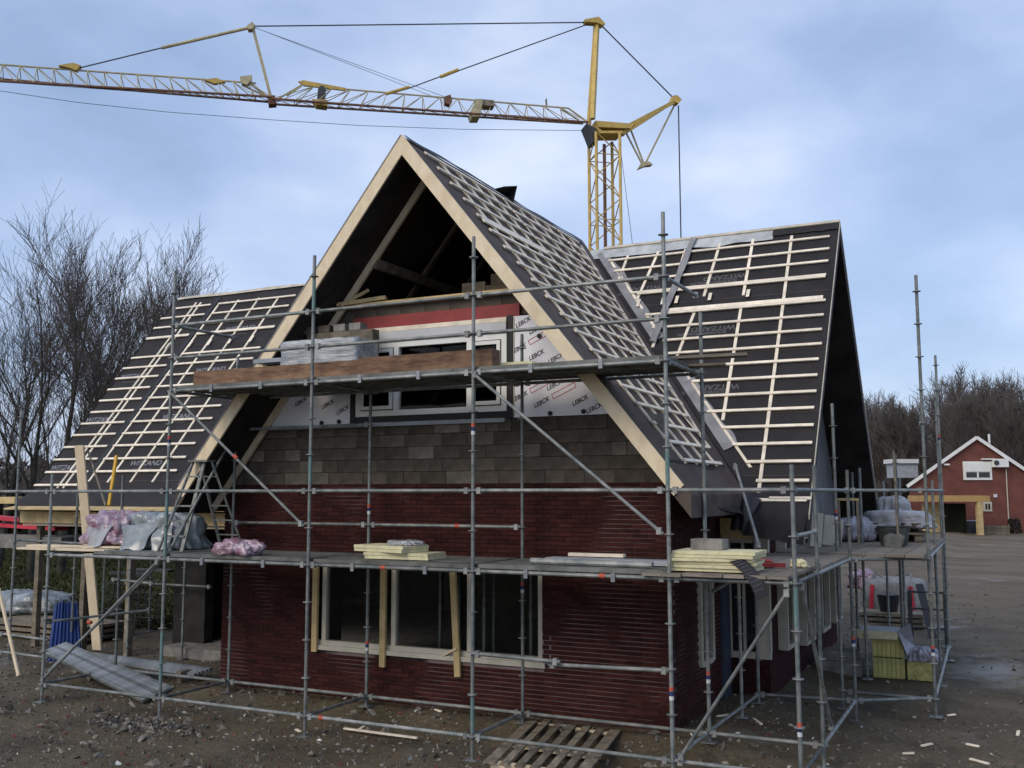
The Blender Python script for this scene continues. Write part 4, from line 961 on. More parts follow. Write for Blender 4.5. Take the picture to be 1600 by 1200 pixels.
farbox(1552,1557,772,777,-.1,-.01,M['whitetape'],'wall_box'); MB().tube(FAR(1572,733,-.08), FAR(1577,830,-.08), .05, 6).obj('downpipe', M['cream'], bh)
ch_ = FAR(1546,694,4); MB().tube(ch_, ch_+Vector((0,0,.85)), .09, 8).obj('flue', M['white'], bh)
lm = FAR(1480,726,-.5); MB().tube(lm, lm+hd*.5, .03, 6).obj('wall_lamp', M['whitetape'], bh); MB().box(lm.x-.2,lm.x+.2,lm.y-.15,lm.y+.15,lm.z-.05,lm.z+.07).obj('wall_lamp', M['whitetape'], bh)
shd = empty('flat_roof_shed', FAR(1450,834,-3)); tag(shd, 'yellow framed open shelter with flat roof in front of the brick house', 'shelter')
farbox(1403,1500,774,783,-5,-2,M['shedy'],'flat_roof',shd); farbox(1484,1489,783,832,-5,-4.6,M['yellowwood'],'post',shd); farbox(1425,1475,786,834,-2.5,-2.1,M['yellowwood'],'back_panel',shd); farbox(1455,1483,786,834,-2.9,-2.6,M['hedge'],'dark_doorway',shd)
db = empty('dormer_box', FAR(1450,740,6)); tag(db, 'white topped grey box behind the left slope of the brick house', 'dormer'); 
farbox(1431,1475,714,721,5,7,M['whitetape'],'roof_edge',db); farbox(1437,1475,721,745,5.2,7,M['greycap'],'wall',db)
for px, nm, lb in ((1511,'rubbish_bin','dark round bin standing at the foot of the far brick wall'),(1504,'rubbish_bin','taller dark bin just left of the round one at the far brick wall')):
    p = ground_at(px, DP-1); q = MB(); q.tube(p, p+Vector((0,0,.95)), .24, 10, .3); e_ = empty(nm, p); tag(e_, lb, 'bin'); q.obj('body', M['steel_dark'], e_); MB().tube(p+Vector((0,0,.95)), p+Vector((0,0,1.02)), .33, 10, .28).obj('lid', M['greycap'], e_)
def farthing(px0, px1, py0, py1, o0, o1, mt, nm, label, cat):
    o = farbox(px0, px1, py0, py1, o0, o1, mt, nm, None); tag(o, label, cat); return o
def clump(name, c, sx, sy, sz, n, size, mt, label, cat, seed=1):
    rng = random.Random(seed); V = []; Fc = []
    for i in range(n):
        a = rng.uniform(0, 6.28); rr = rng.random()**.5; z = rng.random(); p = Vector(c)+Vector((math.cos(a)*rr*sx*(1-.4*z), math.sin(a)*rr*sy*(1-.4*z), z*sz))
        t = Vector((rng.gauss(0,1), rng.gauss(0,1), rng.uniform(0,1.4))).normalized()*size; w = t.orthogonal().normalized()*size*.35; b = len(V); V += [p-w, p+w, p+t]; Fc.append((b,b+1,b+2))
    o = mesh_obj(name, V, Fc, mt); tag(o, label, cat); return o
clump('shrub', ground_at(1572, DP-1.5), .6, .6, 1.1, 700, .2, M['brush'], 'scrubby brown bush at the foot of the downpipe on the far brick house', 'shrub', 4)
p = ground_at(1543, DP-2.2); MB().box(p.x-.9,p.x+.9,p.y-.6,p.y+.6,0,.7)
q = empty('planter_box', p); tag(q, 'low mossy wooden planter in front of the far brick wall', 'planter')
for k in range(3): MB().box(p.x-1.0,p.x+1.0,p.y-.62,p.y-.56,.02+k*.22,.22+k*.22).obj('board', M['oldwood'], q)
MB().box(p.x-1,p.x+1,p.y-.559,p.y+.6,.02,.6).obj('soil', M['hedge'], q)

# ------------------------------------------------------------------ THINGS ON THE DECKS
def crumple(name, c, s, seed, amp, mt, label, cat, box=3.0, sub=4, freq=2.2, parent=None):
    import bmesh
    bm_ = bmesh.new(); bmesh.ops.create_icosphere(bm_, subdivisions=sub+1, radius=1)
    mx = max(s)
    for v in bm_.verts:
        p = v.co.copy(); k = (abs(p.x)**box+abs(p.y)**box+abs(p.z)**box)**(1/box); p /= k
        an = math.atan2(p.y, p.x); w = Vector((p.x*s[0], p.y*s[1], p.z*s[2]))/mx
        fold = 1-2.4*abs(noise.noise(Vector((math.cos(an)*freq*1.9, math.sin(an)*freq*1.9, p.z*.55+seed))))
        lump = noise.noise(w*freq+Vector((seed,0,0))); fine = 1-2.2*abs(noise.noise(w*freq*3.1+Vector((0,seed,3))))
        cr1 = 1-2.6*abs(noise.noise(w*freq*1.7+Vector((3,seed,9)))); cr2 = 1-2.6*abs(noise.noise(w*freq*6.5+Vector((1,seed,7))))
        rad = 1-2.8*abs(noise.noise(Vector((math.cos(an)*freq*1.6+p.z*.8, math.sin(an)*freq*1.6, seed*1.3))))
        f = amp*(.55*fold+1.15*lump+.55*rad+.12*cr2+.12*fine)
        fl = 1+(.22*max(0, -p.z-.2)*(1+fold) if amp > .08 else 0)
        p = Vector((p.x*s[0]*fl*(1+f), p.y*s[1]*fl*(1+f), p.z*s[2]*(1+f*1.1))); p.z = max(p.z, -s[2]*(1-.06*abs(lump))); v.co = p
    me = bpy.data.meshes.new(name); bm_.to_mesh(me); bm_.free(); me.materials.append(mt); me.shade_smooth()
    o = bpy.data.objects.new(name, me); o.location = Vector(c)+Vector((0,0,s[2])); COL.objects.link(o)
    if parent: adopt(o, parent)
    else: tag(o, label, cat)
    return o
# plastic wrapped piles on pallet, left deck
pw = empty('plastic_wrapped_stack', (-13.3, 12.0, DZ)); tag(pw, 'stack under grey plastic sheeting on the left end of the lower deck', 'wrapped stack')
crumple('plastic_sheet', (-12.30, 12.1, DZ), (.56, .38, .27), 3, .16, M['plastic'], '', '', 5, parent=pw)
MB().box(-12.75,-11.85,11.75,12.45,DZ-.02,DZ+.10).obj('board_stack', M['oldwood'], pw)
pk = empty('pink_plastic_bundle', (-13.4, 12.0, DZ)); 
def flap(parent, pts, mt):
    V = []; n = 8; a, b_, c_, d_ = [Vector(p) for p in pts]
    for j in range(n+1):
        for i in range(n+1):
            p = a.lerp(b_, i/n).lerp(d_.lerp(c_, i/n), j/n); q = p*5; p = p+Vector((noise.noise(q), noise.noise(q+Vector((5,0,0))), noise.noise(q+Vector((0,7,0)))))*.05; V.append(p)
    return mesh_obj('loose_flap', V, [(j*(n+1)+i, j*(n+1)+i+1, (j+1)*(n+1)+i+1, (j+1)*(n+1)+i) for j in range(n) for i in range(n)], mt, parent, smooth=True)
flap(pw, [(-12.75,11.68,DZ+.40),(-12.0,11.66,DZ+.42),(-12.1,11.5,DZ+.02),(-12.5,11.42,DZ-.02)], M['plastic'])
flap(pw, [(-12.1,11.7,DZ+.45),(-11.72,11.75,DZ+.44),(-11.66,11.6,DZ+.02),(-11.95,11.5,DZ+.0)], M['plastic'])
flap(pk, [(-13.4,11.6,DZ+.4),(-12.95,11.6,DZ+.38),(-13.0,11.45,DZ+.06),(-13.35,11.5,DZ-.02)], M['whiteplastic'])
tag(pk, 'bundle in torn pink and lilac plastic left of the grey sheeting', 'bundle')
crumple('plastic_sheet', (-13.15, 12.0, DZ+.06), (.42, .36, .24), 9, .24, M['pinkplastic'], '', '', 3.6, freq=2.6, parent=pk)
MB().box(-13.75,-12.7,11.75,12.35,DZ-.05,DZ-.02).obj('pallet_board', M['oldwood'], pk); MB().box(-13.6,-12.8,11.8,12.3,DZ-.019,DZ+.15).obj('brick_stack', M['redchip'], pk)
for k, (y0, zz, rt) in enumerate([(11.25, .02, 0), (11.5, .05, .06)]):
    b = MB().beam((-14.55-.1*k, y0, DZ-.03+zz), (-12.55, y0+.12*k, DZ-.02+zz), .22, .03)
    thing('scaffold_board', b, M['pineboard'], ['pale loose board sticking out left at the end of the lower deck','second pale board lying behind the one that sticks out left'][k], 'board')
crumple('plastic_bag', (-9.95, 11.25, DZ), (.34, .18, .10), 21, .30, M['pinkplastic'], 'crumpled pink and white plastic bag on the edge of the lower deck near the ladder', 'plastic bag', 2.2, freq=3)
# step ladder
def ladder():
    a = spot(302,722,'Y',11.9); L = empty('step_ladder', (a.x, 11.9, DZ)); tag(L, 'grey aluminium step ladder standing open on the left lower deck', 'ladder')
    topz = a.z; x0 = a.x
    for sx in (0, .42):
        MB().beam((x0+sx*.55+.0, 11.9, topz), (x0+sx*1.15-.22, 11.45, DZ), .06, .03).obj('front_stile', M['aluladder'], L)
        MB().beam((x0+sx*.55+.1, 11.95, topz), (x0+sx*1.1+.22, 12.35, DZ), .05, .03).obj('rear_stile', M['aluladder'], L)
    n = 6
    for k in range(1, n):
        t = k/n; za = DZ+(topz-DZ)*t
        fa = lambda sx, t: Vector((x0+sx*1.15-.22, 11.45, DZ)).lerp(Vector((x0+sx*.55, 11.9, topz)), t); fb = lambda sx, t: Vector((x0+sx*1.1+.22, 12.35, DZ)).lerp(Vector((x0+sx*.55+.1, 11.95, topz)), t)
        MB().beam(fa(0,t), fa(.42,t), .07, .025).obj('tread', M['aluladder'], L)
        MB().beam(fb(0,t), fb(.42,t), .04, .02).obj('rear_rung', M['aluladder'], L)
    MB().box(x0-.03, x0+.36, 11.82, 12.0, topz, topz+.03).obj('top_step', M['aluladder'], L)
ladder()
def boards(name, label, x, y, z, items, mt, cat='insulation boards', part='insulation_board'):
    e_ = empty(name, (x, y, z)); tag(e_, label, cat); zz = z
    for (dx, dy, w, d, t, rz) in items:
        ex = Vector((math.cos(rz), math.sin(rz), 0)); ey = Vector((-math.sin(rz), math.cos(rz), 0))
        MB().obox((x+dx, y+dy, zz+t/2), ex*(w/2), ey*(d/2), Vector((0,0,t/2-.002))).obj(part, mt, e_); zz += t
    return e_, zz
c = spot(618, 870, 'Y', 11.55); 
_, zt = boards('insulation_stack', 'two cream insulation boards crossed in the middle of the lower deck', c.x, 11.62, DZ, [(.12,0,1.0,.5,.045,0),(.10,0,1.0,.5,.045,.02),(-.12,.0,.95,.5,.045,-.25),(-.12,0,.95,.5,.045,-.22)], M['yellowins'])
crumple('foil_scrap', (c.x+.12, 11.62, zt), (.2,.12,.03), 5, .3, M['silverwrap'], 'small silver foil packet on top of the crossed insulation boards', 'packet', 3)
e_, zt = boards('insulation_stack', 'tall stack of cream insulation boards at the right corner of the lower deck', -3.0, 11.45, DZ, [(random.uniform(-.05,.05)-.0,random.uniform(-.04,.04),.95,.62,.038,random.uniform(-.06,.1)) for _ in range(6)], M['yellowins'])
thing('concrete_block', MB().obox((-3.12, 11.52, zt+.062), Vector((.19,-.02,0)), Vector((.01,.11,0)), Vector((0,0,.06))), M['concrete'], 'grey concrete block lying on the cream board stack at the right corner', 'block')
# black mesh strip drooping off the board stack
e_ = empty('mesh_strip', (-2.75, 11.3, DZ)); tag(e_, 'curved black ribbed mesh strip hanging over the right corner of the deck', 'mesh strip')
A_, B_, C2_ = spot(1122,868,'Y',11.32), spot(1172,872,'Y',11.0), spot(1192,934,'Y',10.97); V = []; nn = 30
def bz(t): return A_*(1-t)**2+B_*2*t*(1-t)+C2_*t*t
rb = MB()
for i in range(nn+1):
    t = i/nn; p = bz(t); s = (Vector((.75,.25,.30))).normalized()*(.062+.012*t); V += [p-s, p+s]
    if i % 2 and i < nn-1: rb.beam(p-s*.85+Vector((0,-.009,.006)), p+s*.6+Vector((0,-.009,.006)), .010, .004)
mo = mesh_obj('mesh_band', V, [(2*i,2*i+1,2*i+3,2*i+2) for i in range(nn)], M['mesh'], e_); sm_ = mo.modifiers.new('s', 'SOLIDIFY'); sm_.thickness = .012
rb.obj('mesh_rib', M['meshline'], e_)
# grey steel boards lying on deck
for k, (p0, p1, lb) in enumerate([((858,872),(1050,884),'long grey steel plank with red mark lying on the lower deck'),((830,884),(1020,900),'grey steel tube lying along the front edge of the lower deck')]):
    a = spot(*p0, 'Y', 11.75-.35*k); b_ = spot(*p1, 'Y', 11.75-.42*k); a.z = b_.z = DZ+.04
    o = MB(); (o.beam(a, b_, .26, .06) if k == 0 else o.tube(a, b_, .04, 10)); thing('steel_plank' if k == 0 else 'steel_tube', o, M['greycap'] if k == 0 else M['steel'], lb, 'plank' if k == 0 else 'tube')
a = spot(890,867,'Y',12.0); b_ = spot(976,871,'Y',12.0); thing('cream_batten', MB().box(a.x, b_.x, 11.95, 12.05, DZ+.075, DZ+.115), M['pine'], 'cream wooden batten lying on the grey steel plank', 'batten')
# red tools
a = spot(1190,868,'Y',12.2); rt = empty('red_clamp', (a.x, 12.2, DZ)); tag(rt, 'dull red metal clamps lying on the deck right of the board stack', 'clamp')
MB().box(a.x-.16,a.x+.14,12.15,12.27,DZ,DZ+.05).obj('clamp_body', M['toolred'], rt); MB().beam((a.x-.15,12.05,DZ+.03),(a.x+.30,12.1,DZ+.03),.06,.05).obj('clamp_bar', M['toolred'], rt); MB().tube((a.x+.1,12.3,DZ+.06),(a.x-.2,12.3,DZ+.09),.025).obj('handle', M['toolred'], rt)
crumple('paper_scrap', (a.x+.42,12.3,DZ), (.07,.05,.04), 8, .3, M['yellowins'], 'small cream block of foam beside the red clamps', 'offcut', 4)
# brown beams on the upper deck
a = spot(312,590,'Y',11.35); b_ = spot(545,578,'Y',11.35); c_ = spot(777,565,'Y',11.35)
thing('wooden_beam', MB().box(a.x, b_.x+.25, 11.22, 11.44, UZ, UZ+.215), M['beamwood'], 'long greyish brown beam on the left half of the upper deck', 'beam')
thing('wooden_beam', MB().box(b_.x+.26, c_.x, 11.20, 11.42, UZ, UZ+.235), M['beamwood'], 'thick reddish brown beam on the middle of the upper deck', 'beam')
a = spot(438,560,'Y',11.72); b_ = spot(556,560,'Y',11.72)
sw = empty('wrapped_package', (a.x, 11.9, UZ)); tag(sw, 'large package in silver grey wrap on the left of the upper deck', 'package')
o = crumple('wrap', ((a.x+b_.x)/2, 12.0, UZ+.05), ((b_.x-a.x)/2, .30, .30), 4, .025, M['silverwrap'], '', '', 16, freq=4, parent=sw)
MB().box(a.x-.05, b_.x-.1, 11.75, 12.25, UZ, UZ+.05).obj('pallet', M['oldwood'], sw)
thing('grey_plank', MB().box(a.x-.55, a.x+.1, 11.75, 12.0, UZ+.36, UZ+.42), M['greycap'], 'short grey plank sticking out left of the silver package', 'plank')
for k in range(4):
    p = spot(487+k*24, 517-k*2.2, 'Y', 12.4); thing('hollow_block', MB().box(p.x-.11, p.x+.10, 12.32, 12.5, p.z-.06, p.z+.05), M['block'] if k < 2 else M['concrete'], ['grey hollow block at the left end of the row behind the silver package','second grey hollow block from the left behind the silver package','third pale block from the left behind the silver package','pale block at the right end of the row by the window'][k], 'block')
sp_ = thing('support_frame', MB().box(spot(480,520,'Y',12.2).x-.1, spot(575,520,'Y',12.2).x, 12.32, 12.5, UZ, spot(487,517,'Y',12.4).z-.065), M['oldwood'], 'brown wooden box behind the silver package carrying the row of blocks', 'box')
a = spot(776,568,'Y',11.6); b_ = spot(850,570,'Y',11.6)
boards('insulation_stack', 'thin cream insulation boards at the end of the brown beam on the upper deck', (a.x+b_.x)/2, 11.65, UZ, [(0,0,b_.x-a.x,.5,.04,0),(-.05,0,b_.x-a.x-.1,.45,.035,.03)], M['yellowins'])
# tall pine board & level at left, red panels, far platform
thing('tall_timber_board', MB().beam(spot(152,1015,'Y',13.35), spot(124,696,'Y',12.75), .20, .035, up=Vector((.1,-1,0))), M['pineboard'], 'long upright pale pine board passing behind the left lower deck', 'board')
thing('spirit_level', MB().beam(spot(170,790,'Y',12.6), spot(182,712,'Y',12.9), .06, .03, up=Vector((0,1,0))), M['toolyellow'], 'yellow spirit level leaning upright against the left eaves', 'level')
thing('thin_lath', MB().beam(spot(165,790,'Y',12.55), spot(138,705,'Y',12.9), .03, .02, up=Vector((0,1,0))), M['oldwood'], 'thin grey lath leaning just left of the yellow level', 'lath')
rp = empty('metal_sheet_pair', spot(50,815,'Y',15.5)); tag(rp, 'pair of bright red metal panels at the left edge below the eaves', 'panel')
for k in range(2):
    a = spot(-30,806+12*k,'Y',15.5); b_ = spot(96,818+8*k,'Y',15.5); MB().beam(a, b_, .35, .08).obj('sheet', M['redpaint'], rp)
a = spot(-60,843,'Y',15.0); b_ = spot(108,848,'Y',15.0)
thing('grey_trestle_platform', MB().box(a.x, b_.x, 14.8, 15.6, b_.z-.14, b_.z+.12), M['concrete'], 'grey concrete beam at the left edge under the red panels', 'beam')
for k in range(6):
    y = 15.6-.0*k; MB()
a = spot(-60,780,'Y',17.0); b_ = spot(34,778,'Y',17.0)
thing('stacked_plywood', MB().box(a.x, b_.x, 16.8, 18.2, b_.z-.14, b_.z+.02), M['yellowwood'], 'yellowish plywood sheet at the left edge level with the guard rail', 'plywood')
standard(a.x+.4, 17.5, -.4)
# ------------------------------------------------------------------ RIGHT DECK LOAD
pl = empty('wrapped_pallet', (-1.9, 19.8, DZ)); tag(pl, 'pallet load wrapped in pale plastic on the right hand deck', 'pallet load')
crumple('plastic_sheet', (-1.82, 19.9, DZ+.22), (.52, .45, .16), 12, .09, M['whiteplastic'], '', '', 5, parent=pl)
for k in range(3): MB().box(-2.35+.42*k, -2.22+.42*k, 19.5, 20.3, DZ, DZ+.12).obj('pallet_foot', M['oldwood'], pl)
MB().box(-2.4,-1.3,19.45,20.35,DZ+.12,DZ+.16).obj('pallet_deck', M['oldwood'], pl)
for k in range(2): MB().box(-2.2+.48*k,-1.86+.48*k,19.40,19.5,DZ+.25,DZ+.33).obj('brick_row', M['block'], pl)
crumple('wrapped_bags', (-1.95, 20.7, DZ+.45), (.27,.25,.17), 31, .12, M['whiteplastic'], 'smaller white wrapped bags on top behind the wrapped pallet', 'bags', 3)
thing('brick_pack', MB().box(-2.3,-1.5,20.4,21.0,DZ,DZ+.45), M['block'], 'grey brick pack under the white bags on the right deck', 'brick pack')
crumple('plastic_bundle', (-2.5, 19.5, DZ), (.28,.5,.2), 33, .2, M['lilac'], 'crumpled lilac grey plastic heap between the gable and the wrapped pallet', 'plastic heap', 2.5)
tb = empty('mortar_tub', (-1.72, 18.0, DZ)); tag(tb, 'round black mortar tub smeared with cement on the right deck', 'tub')
q = MB(); V = []; nn = 20
for (r, z) in ((.21,0),(.27,.30),(.29,.32),(.25,.30),(.19,.03)):
    for i in range(nn): V.append((-1.72+r*math.cos(6.2832*i/nn), 18.0+r*math.sin(6.2832*i/nn), DZ+z))
Fc = [(j*nn+i, j*nn+(i+1)%nn, (j+1)*nn+(i+1)%nn, (j+1)*nn+i) for j in range(4) for i in range(nn)]+[tuple(range(4*nn,5*nn))]
mesh_obj('tub', V, Fc, M['tubblack'], tb)
sh = empty('shovel', (-1.55, 17.5, DZ)); tag(sh, 'long handled shovel leaning upright on the mortar tub', 'shovel')
a = spot(1403,838,'Y',17.55); b_ = spot(1390,765,'Y',17.9)
MB().tube(a, spot(1396,705,'Y',18.2), .018).obj('handle', M['oldwood'], sh)
V = []
for j in range(7):
    t = j/6; w = .17*(1-.45*t*t)*(.55+.45*min(1,t*6)) if j else .05
    for i in range(5):
        u = (i-2)/2; V.append((a.x-.04+u*w*1.0-.05*t, 17.5-.03*t-.03*abs(u), a.z+.04-.32*t+.02*(u*u)))
me_ = mesh_obj('blade', V, [(j*5+i, j*5+i+1, (j+1)*5+i+1, (j+1)*5+i) for j in range(6) for i in range(4)], M['oldsteel'], sh, smooth=True); me_.modifiers.new('s','SOLIDIFY').thickness = .004
# cream frame parts leaning under the gable
for k, (x, y, h) in enumerate([(-2.85,17.0,.55),(-2.75,17.6,.5),(-2.7,18.2,.42)]):
    thing('frame_piece', MB().beam((x,y,DZ),(x+.05,y+.05,DZ+h),.22,.06,up=Vector((1,-1,0))), M['cream'], ['tallest cream frame piece leaning at the foot of the grey gable','middle cream frame piece leaning at the foot of the gable','shortest cream frame piece standing nearest the plastic heap'][k], 'frame piece')
e_ = empty('small_wood_frame', (-2.35,17.2,DZ)); tag(e_, 'small upright wooden frame on the deck beside the gable', 'frame')
for s in (0, .3): MB().box(-2.5+s,-2.46+s,17.2,17.24,DZ,DZ+.75).obj('upright', M['oldwood'], e_)
MB().box(-2.5,-2.16,17.2,17.24,DZ+.75,DZ+.79).obj('rail', M['yellowwood'], e_)
# ------------------------------------------------------------------ THINGS ON THE GROUND
gz = lambda x, y: gh(x, y)
# pallet in the foreground
pa = empty('wooden_pallet', (-5.3, 11.9, .1)); tag(pa, 'weathered wooden pallet lying at the bottom of the picture by the scaffold foot', 'pallet')
P0, P1, P2, P3 = spot(764,1192,'Z',.16), spot(836,1122,'Z',.16), spot(962,1141,'Z',.16), spot(905,1212,'Z',.16)
ux = (P3-P0); uy = (P1-P0)
for k in range(7):
    t = k/6; a = P0+ux*t; b_ = P1+(P2-P1)*t; w = .14 if k in (0,6) else .095
    MB().beam(a, b_, w, .022).obj('slat', M['oldwood'], pa)
for t in (.06, .5, .94):
    a = P0.lerp(P1, t); b_ = P3.lerp(P2, t); MB().beam(a-Vector((0,0,.056)), b_-Vector((0,0,.056)), .08, .088).obj('bearer', M['pineboard'], pa)
for t in (.1, .9):
    a = P0.lerp(P3, t)-Vector((0,0,.112)); b_ = P1.lerp(P2, t)-Vector((0,0,.112)); MB().beam(a, b_, .1, .02).obj('bottom_board', M['oldwood'], pa)
# bundles of steel planks, left
e_ = empty('steel_plank_bundle', spot(200,1050,'Z',.3)); tag(e_, 'bundle of perforated steel scaffold planks leaning down to the ground at the left', 'steel planks')
for k in range(7):
    a = spot(70+5*k,1018-2*k,'Y',12.35+.07*k); b_ = spot(226+7*k,1096-2.5*k,'Y',11.65+.10*k); b_.z = max(b_.z, .05+.01*k)+.012*(k%2)
    MB().beam(a, b_, .075, .05, up=Vector((.2,-.4,1))).obj('steel_plank', M['steel_new'] if k % 3 else M['steel'], e_)
e_ = empty('steel_tube_bundle', spot(230,1030,'Z',.3)); tag(e_, 'bundle of long grey steel ledgers lying flat behind the leaning planks', 'steel tubes')
for k in range(5):
    a = spot(128+3*k,1020+2*k,'Y',13.0-.06*k); b_ = spot(330-6*k,1046+2*k,'Y',13.0-.06*k)
    MB().beam(a, b_, .08, .05).obj('steel_tube', M['steel_new'], e_)
for px_ in (160, 300): 
    a = spot(px_, 1040, 'Y', 12.9); MB().box(a.x-.05,a.x+.05,12.6,13.1,gz(a.x,12.9)-.02,a.z-.05).obj('trestle_block', M['oldwood'], e_)
# blue sheets
e_ = empty('blue_sheet_bundle', spot(100,1030,'Y',13.6)); tag(e_, 'bundle of deep blue corrugated sheets standing upright behind the left brace', 'blue sheets')
for k in range(8):
    x0 = spot(76+5*k,1045,'Y',13.7).x; a = Vector((x0, 13.7+.03*k, gz(x0,13.7))); b_ = spot(88+4.5*k, 944-2*(k%3), 'Y', 14.0+.03*k)
    MB().beam(a, b_, .075, .03, up=Vector((0,1,0))).obj('sheet', M['blueply'], e_)
# leaning stick bottom left
a = spot(29,1056,'Z',.03); b_ = spot(-2,920,'Y',a.y+.35)
thing('wooden_stake', MB().beam(a, b_, .06, .03, up=Vector((0,1,0))), M['pineboard'], 'pale wooden stake standing in the mud at the left edge', 'stake')
# tarpaulin-covered heap far left
crumple('tarpaulin_heap', spot(20,985,'Z',.1)+Vector((-.9,1.2,.25)), (1.05,.6,.24), 14, .16, M['plastic'], 'low heap under grey white tarpaulin at the left edge', 'tarpaulin', 3)
e_ = empty('pallet_stack', spot(30,1000,'Z',.1)+Vector((-.4,1.3,0))); tag(e_, 'dark pallets underneath the tarpaulin at the left edge', 'pallets')
c = e_.location
for k in range(3): MB().box(c.x-1.5,c.x+1.6,c.y-.7,c.y+.6,.05+.12*k,.12+.12*k).obj('pallet_board', M['oldwood'], e_)
# trestles / reinforcing cages between the left posts
for k, (px_, Y_) in enumerate([(185,17.2),(222,18.2)]):
    c = spot(px_, 960, 'Y', Y_); e_ = empty('steel_trestle', (c.x, Y_, 0)); tag(e_, ['dark lattice steel trestle under the left roof, nearer the blue sheets','dark lattice steel trestle under the left roof, next to the dark opening'][k], 'trestle')
    q = MB()
    for s in (-.5, .5):
        for dy in (0,.6): q.tube((c.x+s, Y_+dy, .0), (c.x+s*.7, Y_+.3, 1.3), .015, 5)
    for z in (.2,.5,.8,1.1): 
        q.tube((c.x-.55,Y_+.1,z),(c.x+.55,Y_+.1,z),.012,5)
    for j in range(6): q.tube((c.x-.5+.2*j,Y_+.1,.2),(c.x-.4+.2*j,Y_+.1,1.1),.010,5); q.tube((c.x-.4+.2*j,Y_+.1,.2),(c.x-.5+.2*j,Y_+.1,1.1),.010,5)
    q.obj('lattice', M['steel_dark'], e_); MB().box(c.x-.6,c.x+.6,Y_+.2,Y_+.4,1.3,1.36).obj('top_rail', M['steel_dark'], e_)
# grass bank far behind the left end
# yellow insulation pack on the right
a = spot(1365,1058,'Z',.02); 
e_ = empty('insulation_pack', a); tag(e_, 'pack of yellow wrapped insulation slabs standing behind the right scaffold feet', 'insulation pack')
x0 = a.x; y0 = a.y
for k in range(7):
    MB().box(x0+.075*k, x0+.075*k+.07, y0, y0+.62, .02, .36).obj('slab', M['yellowins2'], e_); MB().box(x0+.075*k, x0+.075*k+.07, y0, y0+.62, .38, .72).obj('slab', M['yellowins2'], e_)
MB().box(x0-.22, x0+.42, y0-.1, y0+.6, .73, .83).obj('top_board', M['lilac'], e_); MB().box(x0-.23, x0+.43, y0-.12, y0-.102, .70, .83).obj('board_edge', M['yellowins'], e_)
MB().box(x0+.56, x0+.98, y0+.0, y0+.5, .02, .34).obj('low_slab', M['yellowins2'], e_); crumple('loose_wrap', (x0+.78, y0+.25, .33), (.22,.25,.1), 44, .3, M['lilac'], '', '', 3, parent=e_)
mesh_obj('raised_flap', [(x0+.42,y0-.1,.84),(x0+.62,y0-.1,1.0),(x0+.66,y0+.3,.55),(x0+.55,y0-.05,.45)], [(0,1,2,3)], M['lilac'], e_).modifiers.new('s','SOLIDIFY').thickness = .03
thing('stone_slab_stack', MB().box(x0-.95,x0-.2,y0-.1,y0+.6,.02,.26).box(x0-.85,x0-.3,y0,y0+.5,.261,.42), M['concrete'], 'low stack of grey slabs left of the yellow insulation pack', 'slabs')
# big bag
p = ground_at(1383, 26.0); e_ = empty('big_bag', p); tag(e_, 'large white bulk bag with red lettering standing behind the right scaffold', 'bulk bag')
crumple('bag_body', (p.x, p.y, 0), (.72,.6,.52), 17, .06, M['bag'], '', '', 5, parent=e_)
for s in (-1,1): MB().beam((p.x+s*.45,p.y-.62,.9),(p.x+s*.5,p.y-.64,.25),.10,.02,up=Vector((0,1,0))).obj('red_band', M['redpaint'], e_)
for s in (-1,1): MB().path([(p.x+s*.5,p.y-.4,.98),(p.x+s*.42,p.y-.3,1.22),(p.x+s*.2,p.y-.3,1.05)], .03, 6).obj('lifting_loop', M['bag'], e_)
crumple('pink_sack', (p.x-.75, p.y-.1, .75), (.28,.25,.22), 71, .3, M['pinkplastic'], 'pinkish torn sack on the left corner of the bulk bag', 'sack', 2.5)
thing('dark_bucket', MB().tube((p.x,p.y-1.4,.35),(p.x,p.y-1.4,.75),.2,14,.27), M['black'], 'black bucket in front of the white bulk bag', 'bucket')
e_ = empty('pallet_pile', (p.x, p.y-1.4, 0)); tag(e_, 'dark pile of pallets below the black bucket', 'pallets')
for k in range(3): MB().box(p.x-.7,p.x+.8,p.y-1.8,p.y-1.0,.02+.12*k,.1+.12*k).obj('pallet_board', M['oldwood'], e_)
thing('leaning_board', MB().beam((p.x+1.1,p.y-3.2,.0),(p.x+.75,p.y-1.8,1.05),.16,.05), M['black'], 'dark board leaning beside the bulk bag', 'board')
for k, (px_, Y_) in enumerate([(1420,26),(1405,24.5)]):
    c = spot(px_, 1000, 'Y', Y_)
q = MB(); c = ground_at(1432, 21.5); e_ = empty('steel_rack', c); tag(e_, 'dark steel rack frame standing just inside the right scaffold', 'rack')
for sx in (-.35,.35):
    for sy in (0,.5): MB().beam((c.x+sx,c.y+sy,0),(c.x+sx,c.y+sy,1.15),.05,.05,up=Vector((0,1,0))).obj('leg', M['steel_dark'], e_)
for z in (.35,.75,1.1): MB().box(c.x-.35,c.x+.35,c.y-.02,c.y+.02,z,z+.04).obj('cross_bar', M['steel_dark'], e_)
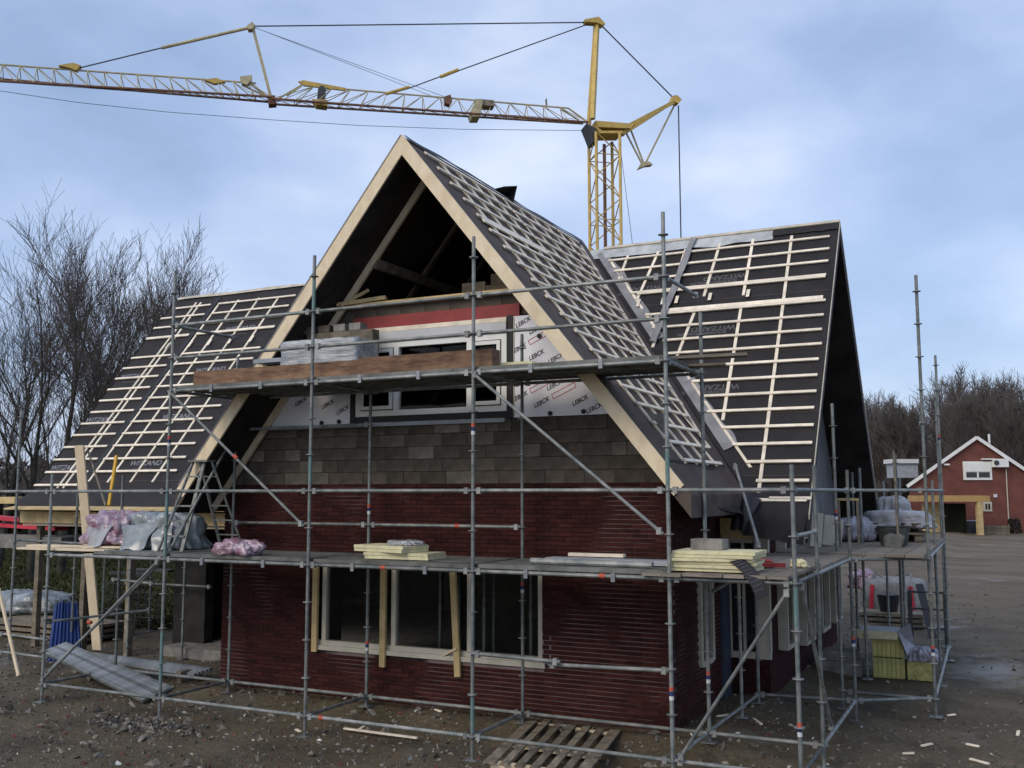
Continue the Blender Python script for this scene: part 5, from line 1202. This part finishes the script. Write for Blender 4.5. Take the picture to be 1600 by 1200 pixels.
# rubble and chips
def rubble(name, n, fn, size, mt, label, seed):
    rng = random.Random(seed); V = []; Fc = []
    for i in range(n):
        x, y = fn(rng); z = gh(x, y); s = size*rng.random()**2.2+size*.22; b = len(V)
        ax = [Vector((rng.gauss(0,1), rng.gauss(0,1), rng.gauss(0,.5))).normalized()*s*rng.uniform(.5,1.4) for _ in range(3)]
        c = Vector((x, y, z+s*.15))
        V += [c+ax[0], c-ax[0], c+ax[1], c-ax[1]*.8, c+Vector((0,0,s*.6)), c-Vector((0,0,s*.6))]
        Fc += [(b,b+2,b+4),(b+2,b+1,b+4),(b+1,b+3,b+4),(b+3,b,b+4),(b+2,b,b+5),(b+1,b+2,b+5),(b+3,b+1,b+5),(b,b+3,b+5)]
    o = mesh_obj(name, V, Fc, mt, centre=False); o['kind'] = 'stuff'; o['label'] = label; return o
U = lambda a, b_, c, d: (lambda r: (r.uniform(a, b_), r.uniform(c, d)))
rubble('rubble', 1300, U(-18,2,7.6,13), .075, M['stone'], 'larger clods and stones in the foreground mud', 11)
rubble('rubble', 12000, U(-20,3,7.6,16), .036, M['stone'], 'small grey stones scattered over the muddy ground', 1)
rubble('rubble', 700, U(-14,2,7.6,14), .038, M['redchip'], 'bits of broken red brick in the mud', 2)
rubble('rubble', 420, U(-13,2,7.8,15), .035, M['chip'], 'white chips of rubble scattered near the scaffold', 3)
rubble('rubble', 2500, U(-12,8,16,40), .06, M['stone'], 'clods and stones on the yard to the right', 4)
rubble('rubble', 500, lambda r: (r.gauss(-11.0,.45), r.gauss(10.6,.18)), .06, M['stone'], 'heap of stones left of the middle in the foreground', 6)
for i in range(16):
    r = random.Random(100+i); px_ = [500,560,620,655,690,470,1190,1120,1480,1440,1530,1545,1590,1410,600,520][i]; py_ = [1125,1140,1108,1112,1128,1143,1140,1135,1118,1165,1165,1190,1150,1175,1098,1100][i]
    p = spot(px_, py_, 'Z', .02); p.z = gh(p.x, p.y)+.015; a = r.uniform(0,3.1); L = [.30,.22,.45,.18,.12,.14,.25,.2,.12,.18,.16,.25,.2,.14,.1,.12][i]
    thing('wood_offcut', MB().beam(p, p+Vector((math.cos(a)*L, math.sin(a)*L, r.uniform(0,.02))), .04, .018), M['pine'], ['short pale offcut on the mud by the second scaffold foot','pale offcut lying below the middle bay left of the long lath','longer offcut on the rubble under the window','small offcut just right of the one under the window','small offcut in front of the short grey board','pale chip of wood beside the second scaffold foot','offcut inside the right corner near the diagonal brace','offcut just left of the brace foot under the brick corner','offcut on the open mud below the yellow insulation pack','small offcut near the right scaffold base plate','offcut at the bottom right, left one of a close pair','offcut at the bottom right, right one of a close pair','offcut lying at the far right edge','pale offcut in the bottom right foreground','small offcut against the wall below the window','offcut at the foot of the inner pole under the window'][i], 'offcut', 'wood offcuts scattered on the ground')
a = spot(538,1138,'Z',.04); b_ = spot(652,1153,'Z',.05); thing('long_lath', MB().beam(a, b_, .045, .02), M['pine'], 'long pale lath lying in the mud under the middle bay', 'lath')
a = spot(613,1107,'Z',.06); b_ = spot(660,1107,'Z',.06); thing('short_board', MB().beam(a, b_, .07, .02), M['oldwood'], 'short grey board on the ground by the wall below the window', 'board')
a = spot(1180,1138,'Z',.03); thing('tile_scrap', MB().obox((a.x,a.y,.05), Vector((.16,.03,.0)), Vector((-.02,.1,.0)), Vector((0,0,.01))), M['foil'], 'flat pale grey slab fragment on the ground right of the brace', 'fragment')
